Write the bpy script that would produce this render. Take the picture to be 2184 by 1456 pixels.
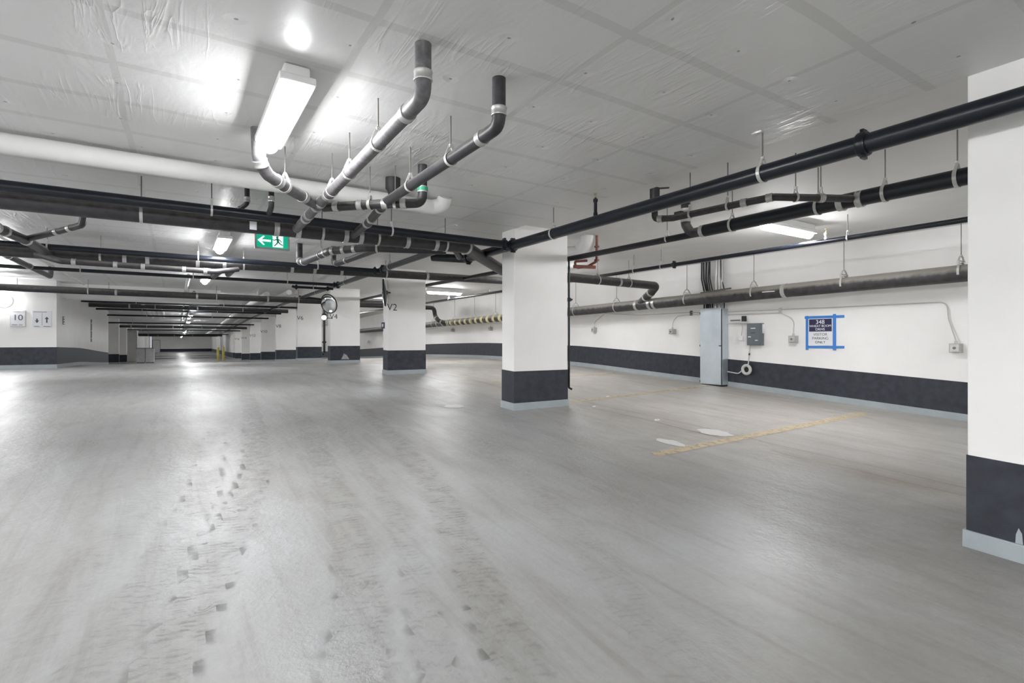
import bpy, math, random
from mathutils import Vector, Matrix
random.seed(7)
C = bpy.context.scene.collection
S = bpy.context.scene
for o in list(bpy.data.objects): bpy.data.objects.remove(o)

# ---------------------------------------------------------------- camera, world, exposure
EYE = 1.34
YAW = math.atan(715/1120)
SN, CS = math.sin(YAW), math.cos(YAW)
cam = bpy.data.objects.new('camera', bpy.data.cameras.new('camera'))
C.objects.link(cam)
cam.location = (0, 0, EYE)
cam.rotation_euler = (math.pi/2, 0, -YAW)
cam.data.sensor_width = 36.0
cam.data.lens = 36.0*1120/2184
cam.data.clip_start = 0.02; cam.data.clip_end = 300
S.camera = cam
w = bpy.data.worlds.new('world'); S.world = w; w.use_nodes = True
w.node_tree.nodes['Background'].inputs[0].default_value = (.8, .85, .9, 1)
w.node_tree.nodes['Background'].inputs[1].default_value = .3
S.view_settings.view_transform = 'Standard'
S.view_settings.look = 'None'
S.view_settings.exposure = 1.88
S.view_settings.gamma = 1.0
S.view_settings.use_curve_mapping = False
LAMP = 30.0           # strength of every fluorescent diffuser

# ---------------------------------------------------------------- the lie of the floor and ceiling
FY = [-9, -3, 1.24, 6.6, 12.1, 17.5, 23, 28.4, 33.9, 39.3, 44.8, 50.3, 60, 107, 120]
FZ = [-.45, -.17, .056, .333, .57, .63, .55, .34, .16, -.02, -.16, -.21, -.3, -.5, -.52]
def interp(x, xs, ys):
    if x <= xs[0]: return ys[0]
    for i in range(len(xs)-1):
        if x <= xs[i+1]:
            return ys[i]+(ys[i+1]-ys[i])*(x-xs[i])/(xs[i+1]-xs[i])
    return ys[-1]
def floor_z(x, y):
    b = sum(interp(y+d, FY, FZ) for d in (-1.2, -.6, 0, .6, 1.2))/5
    lat = .09*min(1, max(0, (x-4.18)/5.6))*min(1, max(0, y/12))
    return b+lat
CY = [-9, 21, 25, 30, 38, 45, 55, 107, 120]
CZ = [3.0, 3.0, 2.93, 2.84, 2.62, 2.42, 2.27, 2.15, 2.15]
EDGE = 4.2
def ceil_z(x, y): return interp(y, CY, CZ) + (.07 if x > EDGE else 0)

# a pixel of the photo, put on a plane of the place
def _ray(px, py):
    u = (px-1092)/1120; v = (728-py)/1120
    return Vector((u*CS+SN, CS-u*SN, v))
def onX(px, py, X): r = _ray(px, py); return Vector((0, 0, EYE))+r*(X/r.x)
def onY(px, py, Y): r = _ray(px, py); return Vector((0, 0, EYE))+r*(Y/r.y)
def onZ(px, py, z): r = _ray(px, py); return Vector((0, 0, EYE))+r*((z-EYE)/r.z)

# ---------------------------------------------------------------- materials
def N(t, kind, **kw):
    n = t.nodes.new(kind)
    for k, v in kw.items():
        if k in n.inputs: n.inputs[k].default_value = v
        else: setattr(n, k, v)
    return n
def newmat(name):
    m = bpy.data.materials.new(name); m.use_nodes = True
    return m, m.node_tree, m.node_tree.nodes['Principled BSDF']
def ramp(t, fac, stops):
    r = t.nodes.new('ShaderNodeValToRGB')
    el = r.color_ramp.elements
    el[0].position, el[0].color = stops[0][0], (*stops[0][1], 1)
    el[1].position, el[1].color = stops[-1][0], (*stops[-1][1], 1)
    for p, c in stops[1:-1]:
        e = el.new(p); e.color = (*c, 1)
    t.links.new(fac, r.inputs[0]); return r.outputs[0]
def mixc(t, fac, a, b, mode='MIX'):
    n = t.nodes.new('ShaderNodeMix'); n.data_type = 'RGBA'; n.blend_type = mode
    for sock, v in ((n.inputs[0], fac), (n.inputs[6], a), (n.inputs[7], b)):
        if isinstance(v, (int, float)): sock.default_value = v
        elif isinstance(v, tuple): sock.default_value = (*v, 1)
        else: t.links.new(v, sock)
    return n.outputs[2]
def math_(t, op, a, b=None, c=None, clamp=False):
    n = t.nodes.new('ShaderNodeMath'); n.operation = op; n.use_clamp = clamp
    for i, v in enumerate((a, b, c)):
        if v is None: continue
        if isinstance(v, (int, float)): n.inputs[i].default_value = v
        else: t.links.new(v, n.inputs[i])
    return n.outputs[0]
def noise(t, vec, scale, detail=4, rough=.55, sc=(1, 1, 1), dist=0):
    mp = N(t, 'ShaderNodeMapping'); mp.inputs['Scale'].default_value = sc
    t.links.new(vec, mp.inputs[0])
    n = N(t, 'ShaderNodeTexNoise'); n.inputs['Scale'].default_value = scale
    n.inputs['Detail'].default_value = detail; n.inputs['Roughness'].default_value = rough
    n.inputs['Distortion'].default_value = dist
    t.links.new(mp.outputs[0], n.inputs['Vector']); return n.outputs['Fac']
def position(t): return N(t, 'ShaderNodeNewGeometry').outputs['Position']

def simple(name, col, rough=.5, metal=0, var=.12, scale=6, bump=0, spec=.5, dust=None, dustamt=.8):
    m, t, b = newmat(name)
    p = position(t)
    f = noise(t, p, scale, 5)
    lo = tuple(c*(1-var) for c in col); hi = tuple(min(1, c*(1+var)) for c in col)
    c = ramp(t, f, [(.3, lo), (.7, hi)])
    if dust:
        nz = N(t, 'ShaderNodeSeparateXYZ'); t.links.new(N(t, 'ShaderNodeNewGeometry').outputs['Normal'], nz.inputs[0])
        k = math_(t, 'MULTIPLY_ADD', f, .5, nz.outputs[2])
        k = math_(t, 'MULTIPLY_ADD', k, 2.2, -.55, clamp=True)
        k = math_(t, 'MULTIPLY', k, dustamt)
        c = mixc(t, k, c, dust)
    t.links.new(c, b.inputs['Base Color'])
    b.inputs['Roughness'].default_value = rough; b.inputs['Metallic'].default_value = metal
    b.inputs['Specular IOR Level'].default_value = spec
    if bump:
        bn = N(t, 'ShaderNodeBump'); bn.inputs['Strength'].default_value = bump; bn.inputs['Distance'].default_value = .01
        t.links.new(noise(t, p, scale*12, 4), bn.inputs['Height']); t.links.new(bn.outputs[0], b.inputs['Normal'])
    return m
def emis(name, col, strength):
    m, t, b = newmat(name)
    b.inputs['Base Color'].default_value = (*col, 1)
    b.inputs['Emission Color'].default_value = (*col, 1); b.inputs['Emission Strength'].default_value = strength
    return m

WHITE = simple('white_wall_paint', (.88, .87, .855), .5, var=.03, scale=1.5, bump=.08, spec=.3)
BAND = simple('charcoal_band_paint', (.034, .038, .050), .5, var=.25, scale=9, spec=.35)
GREYBASE = simple('pale_grey_epoxy', (.36, .40, .42), .5, var=.08, scale=5)
SPRK = simple('black_sprinkler_pipe', (.008, .010, .016), .28, var=.2, spec=.4)
IRON = simple('cast_iron_pipe', (.032, .03, .034), .45, var=.3, scale=14, dust=(.2, .19, .175), dustamt=.55)
IRONW = simple('dusty_cast_iron', (.04, .038, .04), .5, var=.4, scale=10, dust=(.30, .28, .25), dustamt=.9)
IRONL = simple('light_scaled_iron', (.12, .115, .12), .5, var=.35, scale=22, dust=(.42, .41, .40), dustamt=.7)
STEEL = simple('steel_clamp', (.5, .5, .49), .35, metal=.6, var=.1, scale=30)
STRAP = simple('galvanised_strap', (.55, .55, .53), .4, metal=.3, var=.1, scale=30)
DARKSTEEL = simple('dull_steel_rod', (.18, .17, .16), .5, metal=.5, var=.1)
PVC = simple('white_pipe_wrap', (.72, .72, .71), .5, var=.05, scale=3)
GALV = simple('galvanised_sheet', (.60, .66, .70), .32, metal=.75, var=.1, scale=2.5)
CONDUIT = simple('light_grey_conduit', (.55, .54, .52), .45, var=.06)
GREYBOX = simple('grey_enclosure', (.13, .15, .165), .5, var=.06)
BOXGREY = simple('pale_box', (.42, .42, .40), .5, var=.15, scale=40)
RED = simple('rusty_red_pipe', (.20, .06, .045), .55, var=.35, scale=20)
BRASS = simple('brass', (.5, .36, .16), .35, metal=.8)
BLUE = simple('blue_tape', (.05, .22, .62), .6, var=.05)
NAVY = simple('navy_print', (.02, .02, .07), .5, var=.05)
PAPER = simple('white_sheet', (.80, .81, .84), .5, var=.02)
INK = simple('dark_ink', (.07, .075, .09), .5, var=.05)
WHITEINK = simple('white_ink', (.85, .86, .9), .5, var=.02)
YELLOW = simple('yellow_paint', (.55, .48, .10), .5, var=.1)
YTAPE = simple('pale_yellow_wrap', (.62, .56, .30), .5, var=.1)
BODY = simple('white_fixture_body', (.75, .75, .74), .4, var=.02)
BLACKRUB = simple('black_rubber', (.02, .02, .022), .6, var=.1)
LIGHT = emis('lit_diffuser', (.98, .985, 1.0), LAMP)
GREEN = emis('green_sign_panel', (.0, .36, .21), .22)
SIGNW = emis('lit_sign_white', (.80, .92, .88), .22)
m, t, b = newmat('mirror_glass'); MIRROR = m
b.inputs['Base Color'].default_value = (.85, .86, .87, 1); b.inputs['Metallic'].default_value = 1; b.inputs['Roughness'].default_value = .04

# insulated ceiling: taped panel grid, fastener dimples, wrinkled film
def ceiling_mat():
    m, t, b = newmat('insulated_ceiling_film')
    p = position(t)
    sx = N(t, 'ShaderNodeSeparateXYZ'); t.links.new(p, sx.inputs[0])
    wob = math_(t, 'MULTIPLY_ADD', noise(t, p, 1.3, 2), .05, -.025)
    X = math_(t, 'ADD', sx.outputs[0], wob); Y = math_(t, 'ADD', sx.outputs[1], wob)
    def cell(v, off, size):          # distance to the nearest seam
        f = math_(t, 'FRACT', math_(t, 'DIVIDE', math_(t, 'SUBTRACT', v, off), size))
        d = math_(t, 'MINIMUM', f, math_(t, 'SUBTRACT', 1.0, f))
        return math_(t, 'MULTIPLY', d, size), f
    dy, fy = cell(Y, 2.05-.62*20, .62)
    dx, fx = cell(X, 2.06-1.19*20, 1.19)
    def strip(d, wdt): return math_(t, 'SUBTRACT', 1.0, math_(t, 'DIVIDE', d, wdt, clamp=True), clamp=True)
    tapey = math_(t, 'LESS_THAN', dy, .032); tapex = math_(t, 'LESS_THAN', dx, .022)
    tape = math_(t, 'MAXIMUM', tapey, tapex)
    # pins: two to a panel row
    def pins(ox, oy, sxx, syy):
        wx = noise(t, p, .7, 1); wy = noise(t, p, .9, 1, sc=(1.3, .8, 1))
        gx = math_(t, 'FRACT', math_(t, 'DIVIDE', math_(t, 'ADD', X, math_(t, 'MULTIPLY_ADD', wx, .5, ox)), sxx))
        gy = math_(t, 'FRACT', math_(t, 'DIVIDE', math_(t, 'ADD', Y, math_(t, 'MULTIPLY_ADD', wy, .4, oy)), syy))
        a = math_(t, 'MULTIPLY', math_(t, 'SUBTRACT', gx, .5), sxx); c = math_(t, 'MULTIPLY', math_(t, 'SUBTRACT', gy, .5), syy)
        return math_(t, 'SQRT', math_(t, 'ADD', math_(t, 'MULTIPLY', a, a), math_(t, 'MULTIPLY', c, c)))
    pd = pins(20.0, 20.0, .595, .62)
    pinc = math_(t, 'LESS_THAN', pd, .009)
    f = noise(t, p, .8, 4)
    col = ramp(t, f, [(.3, (.64, .64, .635)), (.7, (.69, .69, .685))])
    col = mixc(t, math_(t, 'MULTIPLY', tape, .35), col, (.42, .42, .41))
    col = mixc(t, math_(t, 'MULTIPLY', pinc, .7), col, (.1, .1, .1))
    t.links.new(col, b.inputs['Base Color'])
    b.inputs['Roughness'].default_value = .32
    b.inputs['Specular IOR Level'].default_value = .5
    # bump: wrinkles, ridges across, plates round the pins
    h1 = noise(t, p, 2.2, 3, sc=(1, .35, 1), dist=.8)
    wv = noise(t, p, 9, 3, .5, sc=(1.0, .12, 1), dist=.6)
    ridge = math_(t, 'POWER', math_(t, 'SUBTRACT', 1.0, math_(t, 'ABSOLUTE', math_(t, 'MULTIPLY_ADD', wv, 2, -1.0))), 14)
    gate = ramp(t, noise(t, p, 1.4, 3), [(.5, (0, 0, 0)), (.72, (1, 1, 1))])
    ridge = math_(t, 'MULTIPLY', ridge, gate)
    plate = strip(pd, .05)
    h = math_(t, 'MULTIPLY_ADD', ridge, .26, math_(t, 'MULTIPLY', h1, .9))
    h = math_(t, 'MULTIPLY_ADD', plate, -.30, h)
    h = math_(t, 'MULTIPLY_ADD', tape, .10, h)
    h = math_(t, 'MULTIPLY_ADD', noise(t, p, 45, 3), .05, h)
    bn = N(t, 'ShaderNodeBump'); bn.inputs['Strength'].default_value = .55; bn.inputs['Distance'].default_value = .03
    t.links.new(h, bn.inputs['Height']); t.links.new(bn.outputs[0], b.inputs['Normal'])
    return m
CEILM = ceiling_mat()
BAYCEIL = simple('painted_slab_soffit', (.72, .72, .71), .6, var=.03, scale=2, bump=.1, spec=.25)

def floor_mat():
    m, t, b = newmat('worn_concrete_floor')
    p = position(t)
    att = N(t, 'ShaderNodeAttribute'); att.attribute_name = 'tyre'
    ats = N(t, 'ShaderNodeAttribute'); ats.attribute_name = 'along'
    bay = N(t, 'ShaderNodeAttribute'); bay.attribute_name = 'bay'
    big = noise(t, p, .35, 5, .6, dist=.4)
    mid = noise(t, p, 1.6, 6, .62, sc=(1, .45, 1), dist=.6)
    fine = noise(t, p, 26, 5, .65)
    col = ramp(t, big, [(.35, (.30, .305, .295)), (.5, (.36, .365, .36)), (.68, (.41, .425, .43))])
    col = mixc(t, math_(t, 'MULTIPLY', ramp(t, mid, [(.42, (0, 0, 0)), (.68, (1, 1, 1))]), .45), col, (.27, .255, .235))
    warm = mixc(t, math_(t, 'MULTIPLY', ramp(t, mid, [(.35, (0, 0, 0)), (.7, (1, 1, 1))]), .6), (.49, .465, .43), (.36, .33, .295))
    col = mixc(t, bay.outputs['Fac'], col, warm)
    gr = N(t, 'ShaderNodeAttribute'); gr.attribute_name = 'grime'
    gk = math_(t, 'MULTIPLY', gr.outputs['Fac'], math_(t, 'MULTIPLY_ADD', noise(t, p, 2.3, 6, .65, sc=(1, .6, 1), dist=.7), 1.5, -.15, clamp=True))
    col = mixc(t, math_(t, 'MULTIPLY', gk, .85), col, (.185, .165, .14))
    # swept tyre tracks: treads across, grit
    ph = math_(t, 'ADD', math_(t, 'MULTIPLY', ats.outputs['Fac'], 2*math.pi/.045), math_(t, 'MULTIPLY', noise(t, p, 5, 4, .6), 22))
    tread = math_(t, 'MULTIPLY_ADD', math_(t, 'SINE', ph), .5, .5)
    tread = math_(t, 'POWER', tread, 2.5)
    nz = ramp(t, noise(t, p, 9, 6, .7), [(.44, (0, 0, 0)), (.62, (1, 1, 1))])
    tr = math_(t, 'MULTIPLY', math_(t, 'MULTIPLY', att.outputs['Fac'], nz), math_(t, 'MULTIPLY_ADD', tread, .7, .3))
    col = mixc(t, math_(t, 'MULTIPLY', tr, .7), col, (.12, .115, .105))
    col = mixc(t, math_(t, 'MULTIPLY', att.outputs['Fac'], .22), col, (.2, .19, .175))
    streak = noise(t, p, 3.2, 6, .7, sc=(2.6, .22, 1), dist=.5)
    col = mixc(t, math_(t, 'MULTIPLY', ramp(t, streak, [(.48, (0, 0, 0)), (.70, (1, 1, 1))]), .42), col, (.19, .178, .158))
    grit = ramp(t, noise(t, p, 60, 3, .8), [(.66, (0, 0, 0)), (.74, (1, 1, 1))])
    near = ramp(t, noise(t, p, .9, 3), [(.48, (0, 0, 0)), (.62, (1, 1, 1))])
    col = mixc(t, math_(t, 'MULTIPLY', math_(t, 'MULTIPLY', grit, near), .5), col, (.1, .095, .09))
    # long joint and rust
    sx = N(t, 'ShaderNodeSeparateXYZ'); t.links.new(p, sx.inputs[0])
    jw = math_(t, 'MULTIPLY_ADD', noise(t, p, .9, 5), .25, -.12)
    jx = math_(t, 'ABSOLUTE', math_(t, 'SUBTRACT', math_(t, 'ADD', sx.outputs[0], jw), 5.72))
    joint = math_(t, 'LESS_THAN', jx, .010)
    jx2 = math_(t, 'ABSOLUTE', math_(t, 'SUBTRACT', math_(t, 'ADD', sx.outputs[0], jw), 5.42))
    joint2 = math_(t, 'MULTIPLY', math_(t, 'LESS_THAN', jx2, .014), math_(t, 'GREATER_THAN', mid, .5))
    col = mixc(t, math_(t, 'MULTIPLY', math_(t, 'MAXIMUM', joint, joint2), .6), col, (.13, .115, .09))
    halo = math_(t, 'SUBTRACT', 1.0, math_(t, 'DIVIDE', jx2, .45, clamp=True))
    halo = math_(t, 'MULTIPLY', math_(t, 'POWER', halo, 1.5), ramp(t, noise(t, p, 1.1, 4), [(.42, (0, 0, 0)), (.62, (1, 1, 1))]))
    col = mixc(t, math_(t, 'MULTIPLY', halo, .45), col, (.24, .19, .14))
    col = mixc(t, .12, col, mixc(t, fine, (.1, .1, .1), (.9, .9, .9)), 'OVERLAY')
    t.links.new(col, b.inputs['Base Color'])
    r = math_(t, 'MULTIPLY_ADD', mid, .45, math_(t, 'MULTIPLY_ADD', noise(t, p, 38, 3, .7), .3, .03), clamp=True)
    r = math_(t, 'MULTIPLY_ADD', tr, .1, r)
    t.links.new(r, b.inputs['Roughness'])
    b.inputs['Specular IOR Level'].default_value = .45
    h = math_(t, 'MULTIPLY_ADD', tr, .22, math_(t, 'MULTIPLY', fine, .3))
    h = math_(t, 'MULTIPLY_ADD', noise(t, p, 11, 5, .6), .5, h)
    bn = N(t, 'ShaderNodeBump'); bn.inputs['Strength'].default_value = .8; bn.inputs['Distance'].default_value = .012
    t.links.new(h, bn.inputs['Height']); t.links.new(bn.outputs[0], b.inputs['Normal'])
    return m
FLOORM = floor_mat()
def worn_paint(name, col, thr=.45):
    m, t, b = newmat(name)
    p = position(t)
    a = ramp(t, noise(t, p, 14, 6, .7), [(thr-.1, (0, 0, 0)), (thr+.12, (1, 1, 1))])
    t.links.new(math_(t, 'MULTIPLY', a, .75), b.inputs['Alpha'])
    b.inputs['Base Color'].default_value = (*col, 1); b.inputs['Roughness'].default_value = .5
    return m
WORNY = worn_paint('worn_yellow_line', (.68, .56, .36), .38)
WORNW = worn_paint('worn_white_patch', (.85, .84, .82), .25)

# ---------------------------------------------------------------- mesh helpers (world coordinates)
class MB:
    def __init__(s): s.v = []; s.f = []; s.mi = []; s.cur = 0
    def face(s, idx): s.f.append(idx); s.mi.append(s.cur)
    def poly(s, pts):
        n = len(s.v); s.v += [Vector(p) for p in pts]; s.face(list(range(n, n+len(pts)))); return s
    def box(s, a, b):
        x0, y0, z0 = a; x1, y1, z1 = b
        return s.hexa([(x0, y0, z0), (x1, y0, z0), (x1, y1, z0), (x0, y1, z0), (x0, y0, z1), (x1, y0, z1), (x1, y1, z1), (x0, y1, z1)])
    def hexa(s, p):
        n = len(s.v); s.v += [Vector(q) for q in p]
        for q in ((0, 3, 2, 1), (4, 5, 6, 7), (0, 1, 5, 4), (1, 2, 6, 5), (2, 3, 7, 6), (3, 0, 4, 7)): s.face([n+i for i in q])
        return s
    def rings(s, rs, closed=False, caps=True):
        n0 = len(s.v); k = len(rs[0])
        for r in rs: s.v += r
        m = len(rs)
        for i in range(m if closed else m-1):
            j = (i+1) % m
            for a in range(k):
                c = (a+1) % k
                s.face([n0+i*k+a, n0+i*k+c, n0+j*k+c, n0+j*k+a])
        if caps and not closed:
            s.face([n0+a for a in range(k)][::-1]); s.face([n0+(m-1)*k+a for a in range(k)])
        return s
    def tube(s, pts, r, seg=16, closed=False, caps=True):
        pts = [Vector(p) for p in pts]
        rad = r if isinstance(r, (list, tuple)) else [r]*len(pts)
        n = len(pts); rs = []; prev = None
        for i in range(n):
            if closed: tg = (pts[(i+1) % n]-pts[i-1]).normalized()
            elif i == 0: tg = (pts[1]-pts[0]).normalized()
            elif i == n-1: tg = (pts[-1]-pts[-2]).normalized()
            else: tg = ((pts[i+1]-pts[i]).normalized()+(pts[i]-pts[i-1]).normalized()).normalized()
            if prev is None:
                a = Vector((0, 0, 1)) if abs(tg.z) < .9 else Vector((0, 1, 0))
                nx = a.cross(tg).normalized()
            else: nx = (prev-tg*prev.dot(tg)).normalized()
            prev = nx; ny = tg.cross(nx)
            rs.append([pts[i]+(nx*math.cos(2*math.pi*q/seg)+ny*math.sin(2*math.pi*q/seg))*rad[i] for q in range(seg)])
        return s.rings(rs, closed, caps)
    def lathe(s, c, ax, prof, seg=24):      # prof: (distance along axis, radius)
        ax = Vector(ax).normalized(); c = Vector(c)
        a = Vector((0, 0, 1)) if abs(ax.z) < .9 else Vector((0, 1, 0))
        nx = a.cross(ax).normalized(); ny = ax.cross(nx)
        rs = [[c+ax*d+(nx*math.cos(2*math.pi*q/seg)+ny*math.sin(2*math.pi*q/seg))*r for q in range(seg)] for d, r in prof]
        return s.rings(rs)
    def bar(s, a, b, wx, wy):               # rectangular bar between two points
        a = Vector(a); b = Vector(b); tg = (b-a).normalized()
        up = Vector((0, 0, 1)) if abs(tg.z) < .9 else Vector((0, 1, 0))
        x = up.cross(tg).normalized(); y = tg.cross(x)
        k = [(-1, -1), (1, -1), (1, 1), (-1, 1)]
        return s.hexa([a+x*wx*i/2+y*wy*j/2 for i, j in k]+[b+x*wx*i/2+y*wy*j/2 for i, j in k])
    def build(s, name, mats, parent=None, smooth=False, label=None, bevel=0):
        if not isinstance(mats, (list, tuple)): mats = [mats]
        base = Vector((0, 0, 0))
        q = parent
        while q is not None: base = base+q.location; q = q.parent
        me = bpy.data.meshes.new(name)
        me.from_pydata([tuple(p-base) for p in s.v], [], s.f)
        for mm in mats: me.materials.append(mm)
        me.polygons.foreach_set('material_index', s.mi)
        if smooth:
            me.polygons.foreach_set('use_smooth', [True]*len(me.polygons))
        me.update()
        o = bpy.data.objects.new(name, me); C.objects.link(o)
        if smooth: me.set_sharp_from_angle(angle=math.radians(40))
        if parent is not None: o.parent = parent
        if label: o['label'] = label
        if bevel:
            bv = o.modifiers.new('bevel', 'BEVEL'); bv.width = bevel; bv.segments = 2; bv.limit_method = 'ANGLE'
        return o
def thing(name, label, cat, loc, group=None):
    o = bpy.data.objects.new(name, None); C.objects.link(o); o.empty_display_size = .1
    o.location = loc; o['label'] = label; o['category'] = cat
    if group: o['group'] = group
    return o
def tag(o, label, cat, group=None):
    o['label'] = label; o['category'] = cat
    if group: o['group'] = group
    return o
def struct(o): o['kind'] = 'structure'; return o
def text(name, body, size, loc, face, mat, parent, ext=.0015, align='CENTER', label=None, bold=0):
    cu = bpy.data.curves.new(name, 'FONT'); cu.body = body; cu.size = size; cu.extrude = ext
    cu.align_x = align; cu.align_y = 'CENTER'; cu.offset = bold
    tmp = bpy.data.objects.new(name+'_tmp', cu); C.objects.link(tmp)
    dg = bpy.context.evaluated_depsgraph_get()
    me = bpy.data.meshes.new_from_object(tmp.evaluated_get(dg))
    bpy.data.objects.remove(tmp)
    rz = 0 if face == '-Y' else -math.pi/2
    M = Matrix.Rotation(rz, 4, 'Z') @ Matrix.Rotation(math.pi/2, 4, 'X')
    me.transform(M); me.materials.clear(); me.materials.append(mat)
    base = Vector((0, 0, 0)); q = parent
    while q is not None: base += q.location; q = q.parent
    me.transform(Matrix.Translation(Vector(loc)-base))
    me.name = name
    o = bpy.data.objects.new(name, me); C.objects.link(o); o.parent = parent
    if label: o['label'] = label
    return o

# ---------------------------------------------------------------- floor
TRACKS = [  # world polylines of the wheel paths
    ([(0.98, 10.5), (0.92, 8.61), (0.73, 6.23), (0.58, 4.93), (0.39, 4.03), (0.2, 3.32), (0.08, 2.84), (-0.07, 2.28), (-.25, 1.5)], .085, 1.0),
    ([(0.62, 8.2), (0.32, 6.22), (0.16, 4.5), (0.0, 3.67), (-0.21, 2.71), (-0.35, 2.2), (-.5, 1.5)], .08, .5),
    ([(2.45, 9.5), (2.3, 7.99), (1.97, 5.17), (1.71, 3.79), (1.46, 2.84), (1.25, 2.17), (1.09, 1.61), (.9, 1)], .085, .9),
    ([(1.5, 8.5), (1.27, 6.3), (1.02, 4.03), (0.78, 2.63), (0.56, 1.94), (.4, 1.3)], .09, .75),
    ([(1.75, 7.5), (1.5, 5.2), (1.3, 3.7), (1.08, 2.7), (.86, 1.9), (.7, 1.2)], .06, .6),
    ([(0.0, 5.4), (-.2, 4.3), (-.38, 3.5), (-.5, 2.8)], .08, .35),
    ([(2.9, 7), (2.75, 5), (2.45, 3.6), (2.1, 2.5), (1.75, 1.6), (1.5, 1)], .09, .4),
]
def track_at(x, y):
    best = 0; along = 0
    for pts, wd, amp in TRACKS:
        if y > pts[0][1]+.3: continue
        s0 = 0
        for (ax, ay), (bx, by) in zip(pts, pts[1:]):
            dx, dy = bx-ax, by-ay; L = math.hypot(dx, dy)
            k = max(0, min(1, ((x-ax)*dx+(y-ay)*dy)/(L*L)))
            d = math.hypot(x-ax-k*dx, y-ay-k*dy)
            if d < wd*1.6:
                fade = min(1, (pts[0][1]-y)/1.5) if y < pts[0][1] else 0
                vv = amp*max(0, fade)*max(0, min(1, (wd*1.6-d)/(wd*.5)))
                if vv > best: best = vv; along = s0+k*L
            s0 += L
    return best, along
def build_floor():
    xs = [-7+.5*i for i in range(10)]+[-2+.05*i for i in range(121)]+[4.05+.25*i for i in range(23)]+[9.8]
    ys = [-9+.5*i for i in range(19)]+[.6+.05*i for i in range(220)]+[11.7+.4*i for i in range(100)]+[52+3*i for i in range(20)]
    V = []; ty = []; al = []; by = []; gm = []
    for y in ys:
        for x in xs:
            V.append((x, y, floor_z(x, y)))
            a, s_ = track_at(x, y) if (-1 < x < 3.5 and .5 < y < 11) else (0, 0)
            ty.append(a); al.append(s_)
            by.append(max(0, min(1, (x-3.6-.25*math.sin(y*1.3))/2.2))*max(.3, min(1, (y-1)/3)) if x > 3 else 0)
    nx = len(xs)
    for x, y, _z in V: gm.append(min(1, sum(a_*math.exp(-((x-gx)/sx_)**2-((y-gy)/sy_)**2) for gx, gy, sx_, sy_, a_ in ((4.4, 1.5, 1.5, .9, 1), (3.2, 3.0, .9, .6, .6), (5.5, 1.9, .45, .9, 1), (2.0, .9, 1.2, .6, .6), (5.5, 5.6, .35, 1.0, .5)))))
    F = [(j*nx+i, j*nx+i+1, (j+1)*nx+i+1, (j+1)*nx+i) for j in range(len(ys)-1) for i in range(nx-1)]
    me = bpy.data.meshes.new('floor'); me.from_pydata(V, [], F)
    for nm, dat in (('tyre', ty), ('along', al), ('bay', by), ('grime', gm)):
        a = me.attributes.new(nm, 'FLOAT', 'POINT'); a.data.foreach_set('value', dat)
    me.polygons.foreach_set('use_smooth', [True]*len(F)); me.materials.append(FLOORM)
    o = bpy.data.objects.new('floor', me); C.objects.link(o); struct(o)
build_floor()

# ---------------------------------------------------------------- ceiling
mb = MB(); ysc = [-9, 21, 25, 30, 38, 45, 55, 80, 110]
for a, b_ in zip(ysc, ysc[1:]):
    mb.cur = 0
    mb.poly([(-7.2, a, ceil_z(0, a)), (-7.2, b_, ceil_z(0, b_)), (EDGE, b_, ceil_z(0, b_)), (EDGE, a, ceil_z(0, a))])
    mb.poly([(EDGE, a, ceil_z(0, a)), (EDGE, b_, ceil_z(0, b_)), (EDGE, b_, ceil_z(9, b_)+.002), (EDGE, a, ceil_z(9, a)+.002)])
    mb.cur = 1
    mb.poly([(EDGE, a, ceil_z(9, a)), (EDGE, b_, ceil_z(9, b_)), (10, b_, ceil_z(9, b_)), (10, a, ceil_z(9, a))])
struct(mb.build('ceiling', [CEILM, BAYCEIL]))
struct(MB().box((-2.77, 19.5, 2.58), (1.2, 20.3, 3.05)).build('trim_1', WHITE))

# ---------------------------------------------------------------- walls with painted bands
BL, BH = .105, .575        # band from .105 to .575 above the floor
def wall(side, x0, y0, x1, y1, th, steps=1, top=3.3, gx=None):
    """wall from (x0,y0) to (x1,y1); th = vector pointing away from the room"""
    wm, bm_, cm = MB(), MB(), MB()
    nrm = Vector((th[0], th[1], 0)).normalized()
    for i in range(steps):
        ax, ay = x0+(x1-x0)*i/steps, y0+(y1-y0)*i/steps
        bx, by = x0+(x1-x0)*(i+1)/steps, y0+(y1-y0)*(i+1)/steps
        za, zb = floor_z(ax, ay), floor_z(bx, by)
        a0 = Vector((ax, ay, 0)); b0 = Vector((bx, by, 0)); T = Vector((th[0], th[1], 0))
        def slab(m_, la, lb, d):
            k = -nrm*d
            a, b = a0.copy(), b0.copy(); tt = (b-a).normalized()*d
            if i == 0: a -= tt
            if i == steps-1: b += tt
            m_.hexa([a+k+Vector((0, 0, za+la)), b+k+Vector((0, 0, zb+la)), b+T+Vector((0, 0, zb+la)), a+T+Vector((0, 0, za+la)),
                     a+k+Vector((0, 0, za+lb)), b+k+Vector((0, 0, zb+lb)), b+T+Vector((0, 0, zb+lb)), a+T+Vector((0, 0, za+lb))])
        slab(wm, -.1, top-min(za, zb) if top else 3, 0)
        slab(bm_, BL, BH, .004)
        slab(cm, -.05, BL, .012)
    struct(wm.build('wall_'+side, WHITE)); struct(bm_.build('baseboard_'+side, BAND)); 
    return struct(cm.build('trim_'+str(wall.n), GREYBASE))
wall.n = 2
def W(*a, **k): r = wall(*a, **k); wall.n += 1; return r
W('right', 9.8, -9, 9.8, 53.3, (.2, 0), 60)
W('left_core_front', -7.2, 18.8, -2.77, 18.8, (0, .2), 6)
W('left_core_side', -2.77, 19.0, -2.77, 31.7, (-.2, 0), 14)
W('left_far', -3.7, 31.7, -3.7, 107, (-.2, 0), 40)
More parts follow.
